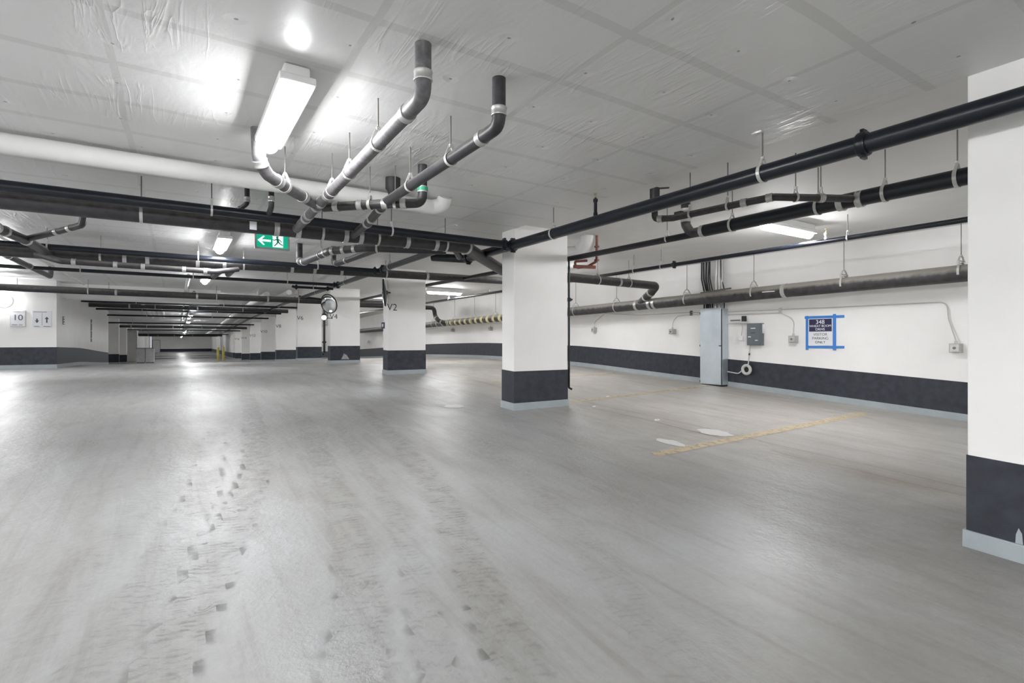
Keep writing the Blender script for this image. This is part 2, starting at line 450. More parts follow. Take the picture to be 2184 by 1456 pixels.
W('left_core_back', -2.97, 31.7, -3.9, 31.7, (0, -.2), 1)
W('right_far', 4.254, 53.2, 5.2, 107, (.2, 0), 20)
W('right_far_return', 4.25, 53, 10, 53, (0, .2), 3)
W('back', -3.6, 107, 5.4, 107, (0, .2), 1)
W('left', -7, -9, -7, 18.8, (-.2, 0), 20)
W('behind_camera', -7.2, -9, 10, -9, (0, -.2), 1)

# ---------------------------------------------------------------- columns
SP = 5.47
def column(x0, x1, y0, y1, label, txt=None, tw=.17, group='white concrete columns with charcoal bands'):
    zf = floor_z((x0+x1)/2, y0)
    r = thing('concrete_column', label, 'column', ((x0+x1)/2, (y0+y1)/2, zf), group)
    zt = ceil_z(9, y0)+.03
    MB().box((x0, y0, zf-.1), (x1, y1, zt)).build('column_shaft', WHITE, r, bevel=.008)
    def ring(m_, lo, hi, d):
        za, zb = floor_z(x0, y0), floor_z(x0, y1)
        P = [(x0-d, y0-d, za), (x1+d, y0-d, za), (x1+d, y1+d, zb), (x0-d, y1+d, zb)]
        m_.hexa([(p[0], p[1], p[2]+lo) for p in P]+[(p[0], p[1], p[2]+hi) for p in P]); return m_
    ring(MB(), BL, BH, .004).build('painted_band', BAND, r)
    ring(MB(), -.04, BL+.002, .02).build('base_curb', GREYBASE, r, bevel=.006)
    if txt: text('stall_number', txt, tw*1.35, (x0+.03+.035*len(txt), y0-.003, 1.34+.80 if y0 < 20 else zf+1.75), '-Y', INK, r, .001, label='stencilled stall number '+txt)
    return r
column(4.18, 5.18, 1.24-.36, 1.24, 'white column cut by the right edge of the photo, with a pale chip in its dark band')
column(4.18, 5.18, 6.49, 6.83, 'large white column in the middle of the photo, with no number on it')
names = [('V2', 'white column numbered V2 with a mirror on its left side'), ('V4', 'white column numbered V4 beside the round traffic mirror'),
         ('V6', 'white column numbered V6, just left of the round mirror'), ('V8', 'white column numbered V8 in the receding row'),
         ('V10', 'white column numbered V10 in the receding row'), ('V12', 'white column numbered V12 in the receding row'),
         ('V14', 'white column numbered V14, far down the row'), ('V16', 'white column numbered V16, farthest of the right row')]
for i, (tx, lb) in enumerate(names):
    y1 = 6.83+SP*(i+1)
    column(4.18, 5.13, y1-.34, y1, lb, tx)
# scuffs and chip on the dark bands
def patch(pts, mat, parent, name='paint_scuff', label=None): return MB().poly(pts).build(name, mat, parent, label=label)
SCUFF = worn_paint('chalky_scuff', (.5, .52, .53), .36)
cols = [o for o in bpy.data.objects if o.name.startswith('concrete_column')]
cV0 = min(cols, key=lambda o: o.location.y)
cV4 = sorted(cols, key=lambda o: o.location.y)[3]
za = floor_z(4.18, 1.0)
patch([(4.174, 1.015, za+.10), (4.174, .98, za+.10), (4.174, .985, za+.17), (4.174, 1.0, za+.20), (4.174, 1.012, za+.16)][::-1], GREYBASE, cV0)
yb = 6.83+SP*2-.34-.006; zb = floor_z(4.18, yb)
patch([(4.5, yb, zb+.14), (4.78, yb, zb+.14), (4.7, yb, zb+.27), (4.6, yb, zb+.33), (4.55, yb, zb+.2)], SCUFF, cV4)
# left row
for i, (ya, yc) in enumerate(((37.1, 37.5), (42.6, 43.0), (48.0, 48.4), (54.3, 54.7))):
    column(-3.7, -2.77, ya, yc, ['white column on the left of the far aisle, nearest after the wall', 'white column on the left of the far aisle, second after the wall',
                                'white column on the left of the far aisle, third after the wall', 'white column on the left of the far aisle, just before the grey cabinets'][i], group='columns left of the far aisle')

# ---------------------------------------------------------------- pipe kit
def fillet(pts, R, n=6):
    pts = [Vector(p) for p in pts]
    if len(pts) < 3: return pts
    out = [pts[0]]
    for i in range(1, len(pts)-1):
        a, b, c = pts[i-1], pts[i], pts[i+1]
        u = (a-b); v = (c-b); lu, lv = u.length, v.length; u.normalize(); v.normalize()
        ang = u.angle(v)
        if ang > math.pi-.02: out.append(b); continue
        d = min(R/math.tan(ang/2), lu*.45, lv*.45)
        p0, p1 = b+u*d, b+v*d
        for k in range(n+1):
            q = k/n
            out.append(p0*(1-q)**2+b*2*q*(1-q)+p1*q*q)
    out.append(pts[-1]); return out
def along(pts, s):
    for a, b in zip(pts, pts[1:]):
        L = (b-a).length
        if s <= L: return a+(b-a)*(s/L), (b-a).normalized()
        s -= L
    return pts[-1], (pts[-1]-pts[-2]).normalized()
def length(pts): return sum((b-a).length for a, b in zip(pts, pts[1:]))
def clamp_mb(p, d, r, wd=.055):
    q = wd/2
    return MB().lathe(p, d, [(-q, r), (-q, r+.006), (-q*.75, r+.008), (-q*.5, r+.005), (q*.5, r+.005), (q*.75, r+.008), (q, r+.006), (q, r)], 20)
def groove_mb(p, d, r, wd=.06):
    up = Vector((0, 0, 1)) if abs(d.z) < .8 else Vector((1, 0, 0))
    sd = d.cross(up).normalized(); q = wd/2
    m_ = MB().lathe(p, d, [(-q, r), (-q, r+.012), (-q*.7, r+.018), (q*.7, r+.018), (q, r+.012), (q, r)], 20)
    for k in (-1, 1):
        c = p+up*k*(r+.018)
        m_.bar(c-sd*.03, c+sd*.03, .022, .03); m_.tube([c-sd*.045, c+sd*.045], .006, 8)
    return m_
def hanger(parent, p, d, r, kind='ring', rodz=None):
    """clevis: strap round the pipe, yoke above it, rod up to the ceiling"""
    zt = rodz if rodz is not None else ceil_z(p.x, p.y)
    sd = Vector((0, 0, 1)).cross(d).normalized()
    m_ = MB(); wd = .028 if kind != 'thin' else .02; R = r+.004
    n = 20; seq = []
    ring0 = []
    for k in range(n):
        a = 2*math.pi*k/n
        o = sd*math.cos(a)*R+Vector((0, 0, 1))*math.sin(a)*R; o2 = o*(1+.004/R)
        ring0.append([p+o-d*wd/2, p+o+d*wd/2, p+o2+d*wd/2, p+o2-d*wd/2])
    m_.rings(ring0, closed=True)
    ap = p+Vector((0, 0, R+(.05 if kind != 'trapeze' else .10)))
    if kind == 'trapeze':
        t0 = p+Vector((0, 0, R+.025))
        m_.bar(t0-sd*(R*.85), t0+sd*(R*.85), .03, .006)
        m_.bar(t0-sd*(R*.85), t0-sd*(R*.85)-Vector((0, 0, .06)), .004, .03)
        m_.bar(t0+sd*(R*.85), t0+sd*(R*.85)-Vector((0, 0, .06)), .004, .03)
        for k in (-1, 1):
            a = t0+sd*(R*.75*k); mid = t0+sd*(R*.42*k)+Vector((0, 0, .055))
            m_.bar(a, mid, .022, .007); m_.bar(mid, ap, .022, .007)
    else:
        for k in (-1, 1): m_.bar(p+sd*(R*.72*k)+Vector((0, 0, R*.65)), ap+sd*.008*k, .02, .006)
    m_.box(tuple(ap-Vector((.012, .012, .012))), tuple(ap+Vector((.012, .012, .012))))
    h = m_.build('hanger', STRAP, parent, smooth=False)
    MB().tube([ap, Vector((ap.x, ap.y, zt+.01))], .0055, 8).build('rod', DARKSTEEL, h, smooth=True)
    return h
def pipe(name, label, cat, pts, r, mat, bend=.12, coup=(), hang=(), groove=(), kind='ring', group=None, extra=None, seg=18, cmat=None, part='pipe_run', cwd=.055):
    P = fillet(pts, bend)
    R_ = r if isinstance(r, (int, float)) else max(r)
    root = thing(name, label, cat, P[0], group)
    if isinstance(r, (int, float)): MB().tube(P, r, seg).build(part, mat, root, smooth=True)
    else: MB().tube(P, list(r), seg).build(part, mat, root, smooth=True)
    rr = R_
    for s in coup:
        p, d = along(P, s); clamp_mb(p, d, rr, cwd).build('coupling', cmat or STEEL, root, smooth=True)
    for s in groove:
        p, d = along(P, s); groove_mb(p, d, rr).build('grooved_coupling', mat, root, smooth=True)
    for s in hang:
        p, d = along(P, s); hanger(root, p, d, rr, kind)
    root['_len'] = length(P); del root['_len']
    return root
def frange(a, b, st):
    out = []
    while a < b: out.append(a); a += st
    return out

# ---------------------------------------------------------------- sprinkler mains and branches
XM, ZM = 3.93, 2.69
r = pipe('sprinkler_main', 'thick black sprinkler main crossing the upper right of the photo above the bay edge', 'pipe',
     [(XM, -8.5, ZM), (XM, 7.55, ZM-.02), (3.55, 8.0, 2.73)], .066, SPRK, .12, hang=[10.95, 13.7, 6.5], groove=[10.22, 14.63, 15.95, 4.0], seg=24)
main2 = pipe('sprinkler_main', 'black sprinkler main running away down the aisle beside the numbered columns', 'pipe',
     [(3.72, 7.35, 2.66), (3.42, 6.95, 2.74), (3.4, 7.6, 2.75), (3.4, 21, 2.76), (3.4, 34, 2.56), (3.4, 50, 2.15)], .052, SPRK, .1,
     hang=frange(3, 12, 3.1), groove=[3.4, 6.8, 11.6], seg=18)
# upright heads and drop valve on the main
def sprinkler_head(p, label, parent, up=.14, body=SPRK):
    p = Vector(p)
    r_ = bpy.data.objects.new('sprinkler_head', None); C.objects.link(r_); r_.empty_display_size = .1
    r_.parent = parent; r_.location = p-parent.location; r_['label'] = label
    MB().lathe(p, (0, 0, 1), [(-.01, .024), (.02, .024), (.03, .019), (up-.05, .019), (up-.045, .026), (up-.015, .026), (up-.01, .012), (up, .012)], 14).build('riser_nipple', body, r_, smooth=True)
    m_ = MB().tube([p+Vector((0, 0, up)), p+Vector((.014, 0, up+.02)), p+Vector((0, 0, up+.04))], .003, 6).tube([p+Vector((0, 0, up)), p+Vector((-.014, 0, up+.02)), p+Vector((0, 0, up+.04))], .003, 6)
    m_.lathe(p+Vector((0, 0, up+.04)), (0, 0, 1), [(0, .004), (.001, .022), (.003, .022), (.004, .003)], 14).build('deflector', BRASS, r_, smooth=True, label='brass deflector')
    return r_
sprinkler_head((XM, onX(1270, 470, XM).y, ZM+.06), 'tall black sprinkler upright with brass head on the main beside the central column', r, .19)
r3y = [4.05]
BR = [(6.17, 2.68, -4.6, XM), (10.15, 2.726, -4.6, 3.4), (13.3, 2.74, -4.6, 3.4), (18.45, 2.73, -4.6, 3.4)]
blab = ['black sprinkler branch crossing the aisle, nearest and highest in the photo', 'black sprinkler branch crossing the aisle, second from the front, above a brown drain',
        'thin black sprinkler branch crossing the aisle alone, third from the front', 'black sprinkler branch crossing the aisle at the lowered beam, fourth from the front']
for (y, z, xa, xb), lb in zip(BR, blab):
    rr = .052 if y < 7 else (.045 if y < 12 or y > 15 else .036)
    pipe('sprinkler_branch', lb, 'pipe', [(xa, y, z), (xb, y, z)], rr, SPRK, hang=frange(1.1, xb-xa-.4, 1.9), groove=[xb-xa-.12], kind='thin', group='sprinkler branches crossing the aisle')
pipe('sprinkler_branch', 'short black capped pipe stub beside the main, in front of column V4', 'pipe', [(2.38, 13.75, 2.70), (2.42, 13.75, 2.68), (3.36, 13.75, 2.68)], .03, SPRK, groove=[.1, .85], kind='thin', hang=[.5])
for i, y in enumerate((22.6, 26.4, 30.4, 36.6, 45, 56, 72)):
    z = ceil_z(0, y)-.27
    pipe('sprinkler_branch', ['first', 'second', 'third', 'fourth', 'fifth', 'sixth', 'farthest'][i]+' thin black pipe across the far aisle beyond the lowered beam', 'pipe',
         [(-2.7 if y < 31.7 else -3.6, y, z), (4.1, y, z)], .04, SPRK, hang=[1.5, 4.2], kind='thin', group='thin pipes across the far aisle', seg=10)
for i, y in enumerate((24.4, 40.4, 64)):
    z = ceil_z(0, y)-.26
    pipe('drain_pipe', ['nearest', 'middle', 'farthest'][i]+' thick dark drain pipe across the far aisle beyond the lowered beam', 'pipe',
         [(-2.7 if y < 31.7 else -3.6, y, z), (2.2, y, z-.02), (4.1, y+.3, z-.02)], .085, IRON, coup=[1.2, 3.4], hang=[2.0, 5.0], group='thick drains across the far aisle', seg=10)
# right bay sprinkler line along the bay
R3X = 7.7
r3 = pipe('sprinkler_line', 'thin black sprinkler line along the parking bay, passing the bay lights', 'pipe',
     [(R3X, -6, 2.75), (R3X, 40, 2.75)], .034, SPRK, hang=[onX(1808, 500, R3X).y+6, onX(1410, 562, R3X).y+6, onX(1352, 570, R3X).y+6, 22, 27], groove=[onX(1438, 561, R3X).y+6, 24.5], kind='thin')
sprinkler_head((R3X, onX(1762, 505, R3X).y, 2.78), 'pale upright sprinkler head beside the bright bay light', r3, .10, STRAP)
sprinkler_head((R3X, onX(1045, 615, R3X).y, 2.78), 'small upright sprinkler head on the bay line left of the central column', r3, .07, STRAP)

# ---------------------------------------------------------------- near drain group over the aisle
ZP = 2.67
def up(x, y, z=ZP): return (x, y, z)
YB, ZB = 6.45, 2.625
pB = pipe('drain_pipe', 'thickest dark drain crossing the aisle behind the nearest sprinkler branch', 'pipe',
     [(-4.6, YB, ZB-.02), (1.0, YB, ZB), (3.35, YB, ZB+.02), (4.75, 7.75, 2.57), (5.6, 8.05, 2.60), (9.02, 8.14, 2.58), (9.1, 8.35, 2.47), (9.27, 8.85, 2.26)], .088, IRON, .16,
     coup=[5.55, 5.78, 6.32, 6.5, 7.1, 7.5, 7.98, 13.0, 14.45, 14.7], hang=[2.1, 4.3, 6.05, 6.72, 7.65, 11.0, 12.4, 13.3], seg=24)
tagp = onY(540, 481, YB-.09)
MB().box((tagp.x-.035, YB-.094, tagp.z-.045), (tagp.x+.035, YB-.088, tagp.z+.045)).build('white_tag', PAPER, pB, label='square white tag')
p1 = pipe('drain_branch', 'grey drain dropping from the ceiling beside the near light, left of two', 'pipe',
     [(1.16, 2.74, 3.01), (1.16, 2.74, 2.62+.09), (1.16, 3.02, 2.70), (1.155, 5.35, 2.66), (1.15, 6.4, 2.62)], .046, IRONL, .07,
     coup=[.19, .52, 2.45, 2.75, 2.9, 3.25, 3.4], hang=[1.05, 1.75, 2.3], seg=20)
p2 = pipe('drain_branch', 'grey drain pipe dropping from the ceiling and running away, right of the near two', 'pipe',
     [(1.715, 2.84, 3.01), (1.715, 2.84, 2.70), (1.71, 3.12, 2.69), (1.67, 4.85, 2.66), (1.74, 5.6, 2.62), (1.8, 6.4, 2.62)], .043, IRON, .07,
     coup=[.22, .5, 2.5, 2.9, 3.1], hang=[.95, 1.7], seg=20)
for q, lb in ((1.16, 'grey'), (1.715, 'grey')):
    pass
p3 = pipe('drain_branch', 'pale scaled elbow pipe at the far end of the near light', 'pipe',
     [(.53, 4.52, 3.01), (.54, 4.5, 2.74), (.62, 4.62, 2.68), (.8, 4.84, 2.66), (1.13, 5.28, 2.66)], .05, IRONL, .09, coup=[.28, .55, .98], hang=[.66], seg=20)
p4 = pipe('drain_branch', 'short cross pipe with a green-marked clamp joining the two grey drains', 'pipe',
     [(1.95, 4.62, 3.01), (1.95, 4.62, 2.64), (1.62, 4.86, 2.64), (1.2, 5.28, 2.64)], .043, IRON, .08, coup=[.24, .52, .70, .95, 1.2], hang=[.6, .85], seg=20)
MB().lathe((1.95, 4.62, 2.77), (0, 0, 1), [(-.018, .047), (-.018, .0505), (.018, .0505), (.018, .047)], 20).build('green_band', simple('green_print', (.05, .35, .2), .4), p4, smooth=True, label='green printed clamp band')
pipe('drain_stub', 'small brown pipe stub with offset elbow, from ceiling to the thick drain, left of two', 'pipe',
     [onZ(527, 402, 3.0), onZ(527, 402, 3.0)-Vector((0, 0, .16)), (onZ(527, 402, 3.0)+Vector((-.1, .2, -.24))), (onZ(527, 402, 3.0)+Vector((-.16, .4, -.33)))], .026, IRON, .04, coup=[.12, .3], seg=14)
pipe('drain_stub', 'small brown pipe stub hanging from the ceiling to the thick drain, right of two', 'pipe',
     [(.83, 5.95, 3.0), (.83, 5.95, 2.74), (.83, 6.3, 2.66)], .028, IRON, .05, coup=[.18], seg=14)
# insulated white pipe and black collar
wp = thing('insulated_pipe', 'long white insulated pipe under the ceiling crossing the aisle, ending in an elbow', 'pipe', (-4.6, 5.62, 2.90))
MB().tube(fillet([(-4.6, 5.62, 2.895), (2.50, 5.62, 2.895), (2.60, 5.56, 2.93), (2.60, 5.5, 3.01)], .1), .082, 22).build('insulated_run', PVC, wp, smooth=True)
MB().lathe((2.02, 5.62, 2.895), (1, 0, 0), [(-.01, .082), (-.01, .085), (.01, .085), (.01, .082)], 22).build('joint_band', PVC, wp, smooth=True)
bc = onZ(838, 380, 3.0)
MB().lathe((bc.x, bc.y, 3.0), (0, 0, -1), [(0, .075), (.11, .075), (.14, .05), (.2, .045)], 16).build('pipe_collar', BLACKRUB, wp, smooth=True, label='black pipe collar')

# secondary drain behind
d2 = pipe('drain_pipe', 'dark drain with pale clamps right of the exit sign', 'pipe',
     [(1.74, 9.4, 2.99), (1.74, 9.4, 2.70), (1.76, 9.2, 2.65), (1.88, 7.9, 2.66), (2.25, 7.35, 2.66), (3.2, 6.75, 2.62)], .055, IRON, .1,
     coup=[.35, .55, 1.62, 1.85, 2.05, 2.25], hang=[1.4, 2.6], seg=18)
d2['label'] = 'dark drain with pale clamps hanging just right of the exit sign, behind the thick drain'
pipe('drain_branch', 'short dark side pipe with pale clamp joining the clamped drain right of the exit sign', 'pipe',
     [(2.28, 9.3, 2.98), (2.28, 9.3, 2.70), (2.3, 9.1, 2.66), (2.42, 7.42, 2.66)], .045, IRON, .1, coup=[.4, .9], seg=16)
# drains C
pC = pipe('drain_pipe', 'brown-black drain pipe crossing the aisle under the second sprinkler branch', 'pipe',
     [(-4.6, 10.45, 2.66), (-1.4, 10.45, 2.66), (-.9, 10.4, 2.66), (3.6, 10.42, 2.72), (7.3, 10.45, 2.77)], .08, IRON, .1,
     coup=[3.9, 4.2, 4.9, 5.3, 6.4, 6.8, 7.3, 9.1], hang=[1.5, 3.6, 5.6, 8.2], seg=18)
pipe('drain_branch', 'low double-back drain with many clamps beneath the brown-black drain, at left', 'pipe',
     [(-1.75, 10.3, 2.63), (-1.45, 10.15, 2.53), (.55, 10.1, 2.51), (.9, 10.3, 2.6)], .045, IRON, .08, coup=[.5, 1.0, 1.35, 1.9, 2.2], seg=14)
pipe('drain_branch', 'dark pipe entering from the left edge above the second branch and turning back to it', 'pipe',
     [(-2.5, 8.3, 2.70), (-1.83, 8.55, 2.70), (-1.68, 9.36, 2.68), (-1.62, 10.4, 2.66)], .06, IRON, .1, coup=[.75, .95, 1.5], seg=14)
pipe('drain_branch', 'short dark pipe pointing right with open end, near the left edge below the thick drain', 'pipe',
     [(-1.66, 9.3, 2.70), (-1.35, 8.9, 2.74), (-1.0, 8.45, 2.80), (-.97, 8.4, 2.99)], .04, IRON, .06, coup=[.6, .85], seg=14)
pipe('drain_branch', 'brown pipe running away at the far left under the ceiling, beside a pale one', 'pipe', [(-2.36, 9.5, 2.74), (-2.3, 14.9, 2.74), (-2.3, 15.0, 2.98)], .05, IRON, .08, coup=[2.2, 3.6], seg=14)
pipe('drain_branch', 'thin pale pipe running away at the far left beside the brown one', 'pipe', [(-2.05, 9.5, 2.78), (-2.0, 17.2, 2.80)], .02, CONDUIT, .08, seg=10)
pipe('drain_pipe', 'thick dark drain across the aisle at the lowered beam, fourth pair', 'pipe',
     [(-4.6, 17.95, 2.70), (3.9, 17.95, 2.66), (7.5, 17.95, 2.68)], .09, IRON, .1, coup=[3.2, 5.1, 7.0], hang=[2.6, 5.6, 7.9], seg=16)
pipe('drain_riser', 'short dark down-turned pipe end left below the exit sign, left of two', 'pipe',
     [onY(455, 590, 11.6)+Vector((0, 0, .3)), onY(455, 590, 11.6), onY(470, 578, 10.7)], .05, IRON, .06, coup=[.2], seg=12)
pipe('drain_riser', 'short dark down-turned pipe end left below the exit sign, right of two', 'pipe',
     [onY(486, 586, 11.4)+Vector((0, 0, .3)), onY(486, 586, 11.4), onY(496, 576, 10.6)], .05, IRON, .06, coup=[.2], seg=12)
# white pipes down the far aisle
for x, ya, yb_, rr, lb in ((2.45, 18.6, 60, .09, 'white insulated pipe running down the right of the far aisle, upper of two'), (2.95, 17.5, 60, .08, 'white insulated pipe running down the right of the far aisle, lower of two'),
                       (-1.08, 20.3, 33, .10, 'white insulated pipe at the left of the far aisle, leftmost of three'), (-.78, 20.3, 33, .06, 'white pipe at the left of the far aisle, middle of three'),
                       (-.58, 20.3, 33, .05, 'white pipe at the left of the far aisle, rightmost of three')):
    ys_ = [ya]+[q for q in (25, 30, 38, 45, 55) if ya < q < yb_]+[yb_]
    MB_pts = [(x, q, interp(q, CY, CZ)-.13) for q in ys_]
    tag(MB().tube(MB_pts, rr, 14).build('insulated_pipe', PVC, None, smooth=True), lb, 'pipe', 'white pipes along the far aisle')
tag(MB().tube([(.22, q, interp(q, CY, CZ)-.20) for q in (13.6, 21, 25, 30, 38, 45)], .04, 12).build('conduit_pipe', PVC, None, smooth=True), 'pale pipe running straight away along the middle of the aisle ceiling', 'pipe')
tag(MB().tube([(.42, q, interp(q, CY, CZ)-.24) for q in (17.6, 21, 25, 30, 38, 45)], .035, 12).build('conduit_pipe', SPRK, None, smooth=True), 'dark pipe running straight away beside the pale one along the aisle ceiling', 'pipe')

# ---------------------------------------------------------------- right bay drains
r1pts = [(5.38, -6, 2.66), (5.38, 4.2, 2.68)]
R1 = thing('drain_pipe', 'large black drain over the bay edge with an elbow up to the ceiling', 'pipe', (5.38, -6, 2.66))
MB().tube([(5.38, -6, 2.66), (5.38, 4.1, 2.68)], .072, 24).build('pipe_run', SPRK, R1, smooth=True)
MB().tube(fillet([(5.38, 4.05, 2.68), (5.38, 4.3, 2.68), (5.38, 4.38, 2.8), (5.38, 4.38, 3.08)], .1), .058, 20).build('upturned_elbow', IRON, R1, smooth=True)
MB().tube([(5.38, 4.0, 2.66), (5.38, 6.4, 2.68), (5.36, 12.5, 2.77), (5.36, 19, 2.78)], .042, 18).build('narrow_run', SPRK, R1, smooth=True)
for px in (1835, 1795): 
    p = onX(px, 425, 5.38); clamp_mb(Vector((5.38, p.y, 2.67)), Vector((0, 1, 0)), .072).build('coupling', STEEL, R1, smooth=True)
clamp_mb(Vector((5.38, 4.12, 2.68)), Vector((0, 1, 0)), .066).build('coupling', STEEL, R1, smooth=True)
clamp_mb(Vector((5.38, 4.38, 2.86)), Vector((0, 0, 1)), .058, .05).build('coupling', STEEL, R1, smooth=True)
clamp_mb(Vector((5.38, 4.38, 2.98)), Vector((0, 0, 1)), .058, .05).build('coupling', STEEL, R1, smooth=True)
MB().box((5.26, 4.36, 2.90), (5.34, 4.46, 2.96)).build('side_inlet', BLACKRUB, R1)
for px, py in ((2042, 370), (1888, 400), (1745, 435), (1562, 470)):
    p = onX(px, py, 5.38); hanger(R1, Vector((5.38, p.y, 2.675)), Vector((0, 1, 0)), .072)
for px in (1423,):
    p = onX(px, 510, 5.38); hanger(R1, Vector((5.38, p.y, 2.675)), Vector((0, 1, 0)), .042, 'thin')
R2 = pipe('drain_branch', 'thinner grey pipe with a flat black drop, angling to the large bay drain', 'pipe',
     [(4.35, 3.95, 2.99), (4.35, 3.95, 2.66), (4.41, 3.75, 2.64), (4.52, 3.0, 2.65), (4.60, 2.76, 2.66), (5.3, 2.42, 2.67)], .034, IRON, .05,
     coup=[.22, .38, 1.28, 1.5, 2.0], hang=[.72, 1.12, 1.75, 2.0], kind='thin', seg=16)
MB().box((4.325, 3.90, 2.80), (4.375, 4.0, 2.995)).build('flat_drop', BLACKRUB, R2, bevel=.004)
MB().bar((4.35, 3.93, 2.985), (4.47, 3.86, 2.995), .03, .012).build('bracket_arm', BLACKRUB, R2)
# wall drain W
WX = 9.3
def wz(y): return EYE+.98-(y-2.9)*.0172
wd_ = pipe('drain_pipe', 'big dusty drain pipe along the right wall on strap hangers, with a yellow-wrapped stretch', 'pipe',
     [(WX, -6, wz(-3)), (WX, 11, wz(11)), (WX, 33, 1.96)], .122, IRONW, .1,
     coup=[onX(q, 640, WX).y+6 for q in (1675, 1398, 1388, 1360)]+[onX(q, 690, WX).y+6 for q in (935, 947, 960)], seg=24, cwd=.075)
for px in (2050, 1800, 1608, 1465, 1315, 1228, 1057, 1012, 970, 925):
    y = onX(px, 640, WX).y; z = wz(y) if y < 11 else interp(y, [11, 33], [wz(11), 1.96])
    hanger(wd_, Vector((WX, y, z)), Vector((0, 1, 0)), .122, 'trapeze')
for i in range(11):
    y = 15.2+i*.42; z = interp(y, [11, 33], [wz(11), 1.96])
    MB().lathe((WX, y, z), (0, 1, 0), [(-.08, .122), (-.08, .127), (.08, .127), (.08, .122)], 20).build('yellow_wrap', YTAPE, wd_, smooth=True, label='pale yellow tape wrap')
MB().box((WX-.128, onX(1647, 627, WX).y-.12, wz(5)-.035), (WX-.116, onX(1647, 627, WX).y+.12, wz(5)-.02)).build('white_sticker', PAPER, wd_, label='white strip sticker')
pipe('drain_branch', 'drain elbowing down to the big wall drain just right of column V2', 'pipe',
     [(5.3, 19.9, 2.72), (8.9, 19.9, 2.72), (8.95, 19.9, 2.4), (9.0, 19.7, 2.2), (9.25, 19.4, 2.05)], .085, IRON, .2, coup=[2.8, 4.0, 4.3], seg=16)
# white insulated elbow and red valves beside the central column
ins = thing('insulated_pipe', 'white wrapped pipe end bulging out of the bay side of the central column', 'pipe', (5.3, 6.9, 2.8))
MB().tube(fillet([(5.0, 7.2, 2.80), (5.62, 6.75, 2.80), (5.66, 6.6, 2.95), (5.66, 6.58, 3.08)], .12), .12, 22).build('wrapped_run', PVC, ins, smooth=True)
MB().lathe((5.45, 6.88, 2.79), (.8, -.6, 0), [(-.03, .12), (-.03, .13), (.03, .13), (.03, .12)], 22).build('wrap_seam', PVC, ins, smooth=True)
rd = thing('red_pipe', 'rusty red small pipe with flanges and elbows beside the central column', 'pipe', (5.8, 6.6, 2.8))
A = onZ(1280, 492, 2.98); a0 = Vector((5.75, 6.45, 3.06))
MB().tube(fillet([a0, a0-Vector((0, 0, .42)), a0+Vector((-.1, .12, -.5)), a0+Vector((-.26, .2, -.52)), a0+Vector((-.3, .2, -.42)), a0+Vector((-.1, .12, -.4))], .05), .021, 12).build('pipe_run', RED, rd, smooth=True)
for q in (.18, .40):
    MB().lathe(a0-Vector((0, 0, q)), (0, 0, 1), [(-.012, .02), (-.012, .04), (.012, .04), (.012, .02)], 14).build('flange', RED, rd, smooth=True)
MB().tube([a0+Vector((-.4, .1, -.52)), a0+Vector((-.05, -.02, -.52))], .028, 12).build('valve_body', RED, rd, smooth=True)
# thin vertical pipes by the columns
pipe('drop_pipe', 'thin black vertical pipe down the right side of the central column', 'pipe',
     [(5.295, 6.60, 2.66), (5.295, 6.60, .60), (5.33, 6.56, .575)], .017, SPRK, .03, groove=[.65], seg=12)
pipe('drop_pipe', 'black vertical pipe standing under the round mirror beside column V4', 'pipe',
     [(3.42, 17.72, 2.755), (4.05, 17.72, 2.70), (4.05, 17.72, .95), (4.0, 17.62, .93)], .035, SPRK, .04, groove=[1.1, 2.0], seg=12)

# ---------------------------------------------------------------- light fixtures
def fixture(x, y, z, ax, label, L=1.25, group='ceiling strip lights'):
    r_ = thing('strip_light', label, 'light', (x, y, z), group)
    d = Vector((0, 1, 0)) if ax == 'y' else Vector((1, 0, 0)); s_ = Vector((1, 0, 0)) if ax == 'y' else Vector((0, 1, 0))
    p = Vector((x, y, z)); h = L/2
    def sect(k, w0, zt, zb, n=10):
        ring = [p+d*k+s_*w0+Vector((0, 0, zt))]
        for i in range(n+1):
            a = math.pi*i/n
            ring.append(p+d*k+s_*(w0*math.cos(a))+Vector((0, 0, -(-zb)*math.sin(a)*1.0)))
        ring.append(p+d*k-s_*w0+Vector((0, 0, zt)))
        return ring
    MB().rings([sect(-h+.03, .05, -.02, -.05), sect(-h+.06, .072, -.02, -.085), sect(h-.06, .072, -.02, -.085), sect(h-.03, .05, -.02, -.05)]).build('diffuser', LIGHT, r_, smooth=True, label='glowing white diffuser')
    a = p-d*h-s_*.105; b_ = p+d*h+s_*.105
    MB().box((min(a.x, b_.x), min(a.y, b_.y), z-.018), (max(a.x, b_.x), max(a.y, b_.y), z+.03)).box((min(a.x, b_.x)+.03, min(a.y, b_.y)+.03, z+.03), (max(a.x, b_.x)-.03, max(a.y, b_.y)-.03, ceil_z(x, y)-.003)).build('housing', BODY, r_, bevel=.01)
    return r_
AX = .61
aisle = [(-7.3, ''), (-1.7, ''), (3.94, 'long bright strip light under the ceiling nearest the camera, over the aisle'), (9.57, 'bright strip light left of the exit sign, second along the aisle'),
         (15.2, 'aisle strip light third from the camera, in the gap above the lowered beam pipes'), (20.95, 'aisle strip light fourth from the camera, tucked behind the lowered beam'), (26.4, 'aisle strip light fifth from the camera, just past the lowered beam'),
         (32.0, 'aisle strip light sixth from the camera'), (37.6, 'aisle strip light seventh from the camera'), (43.2, 'aisle strip light eighth from the camera'),
         (49, 'added aisle strip light between the eighth and ninth, by the yellow bollards'), (55, 'aisle strip light ninth from the camera'), (67, 'aisle strip light tenth from the camera'), (79, 'aisle strip light fourth from the back wall'), (86, 'added aisle strip light third from the back wall'), (95, 'aisle strip light second from the back wall'), (102, 'added aisle strip light nearest the back wall')]  # lamps labelled added are extra, put in to brighten the far end
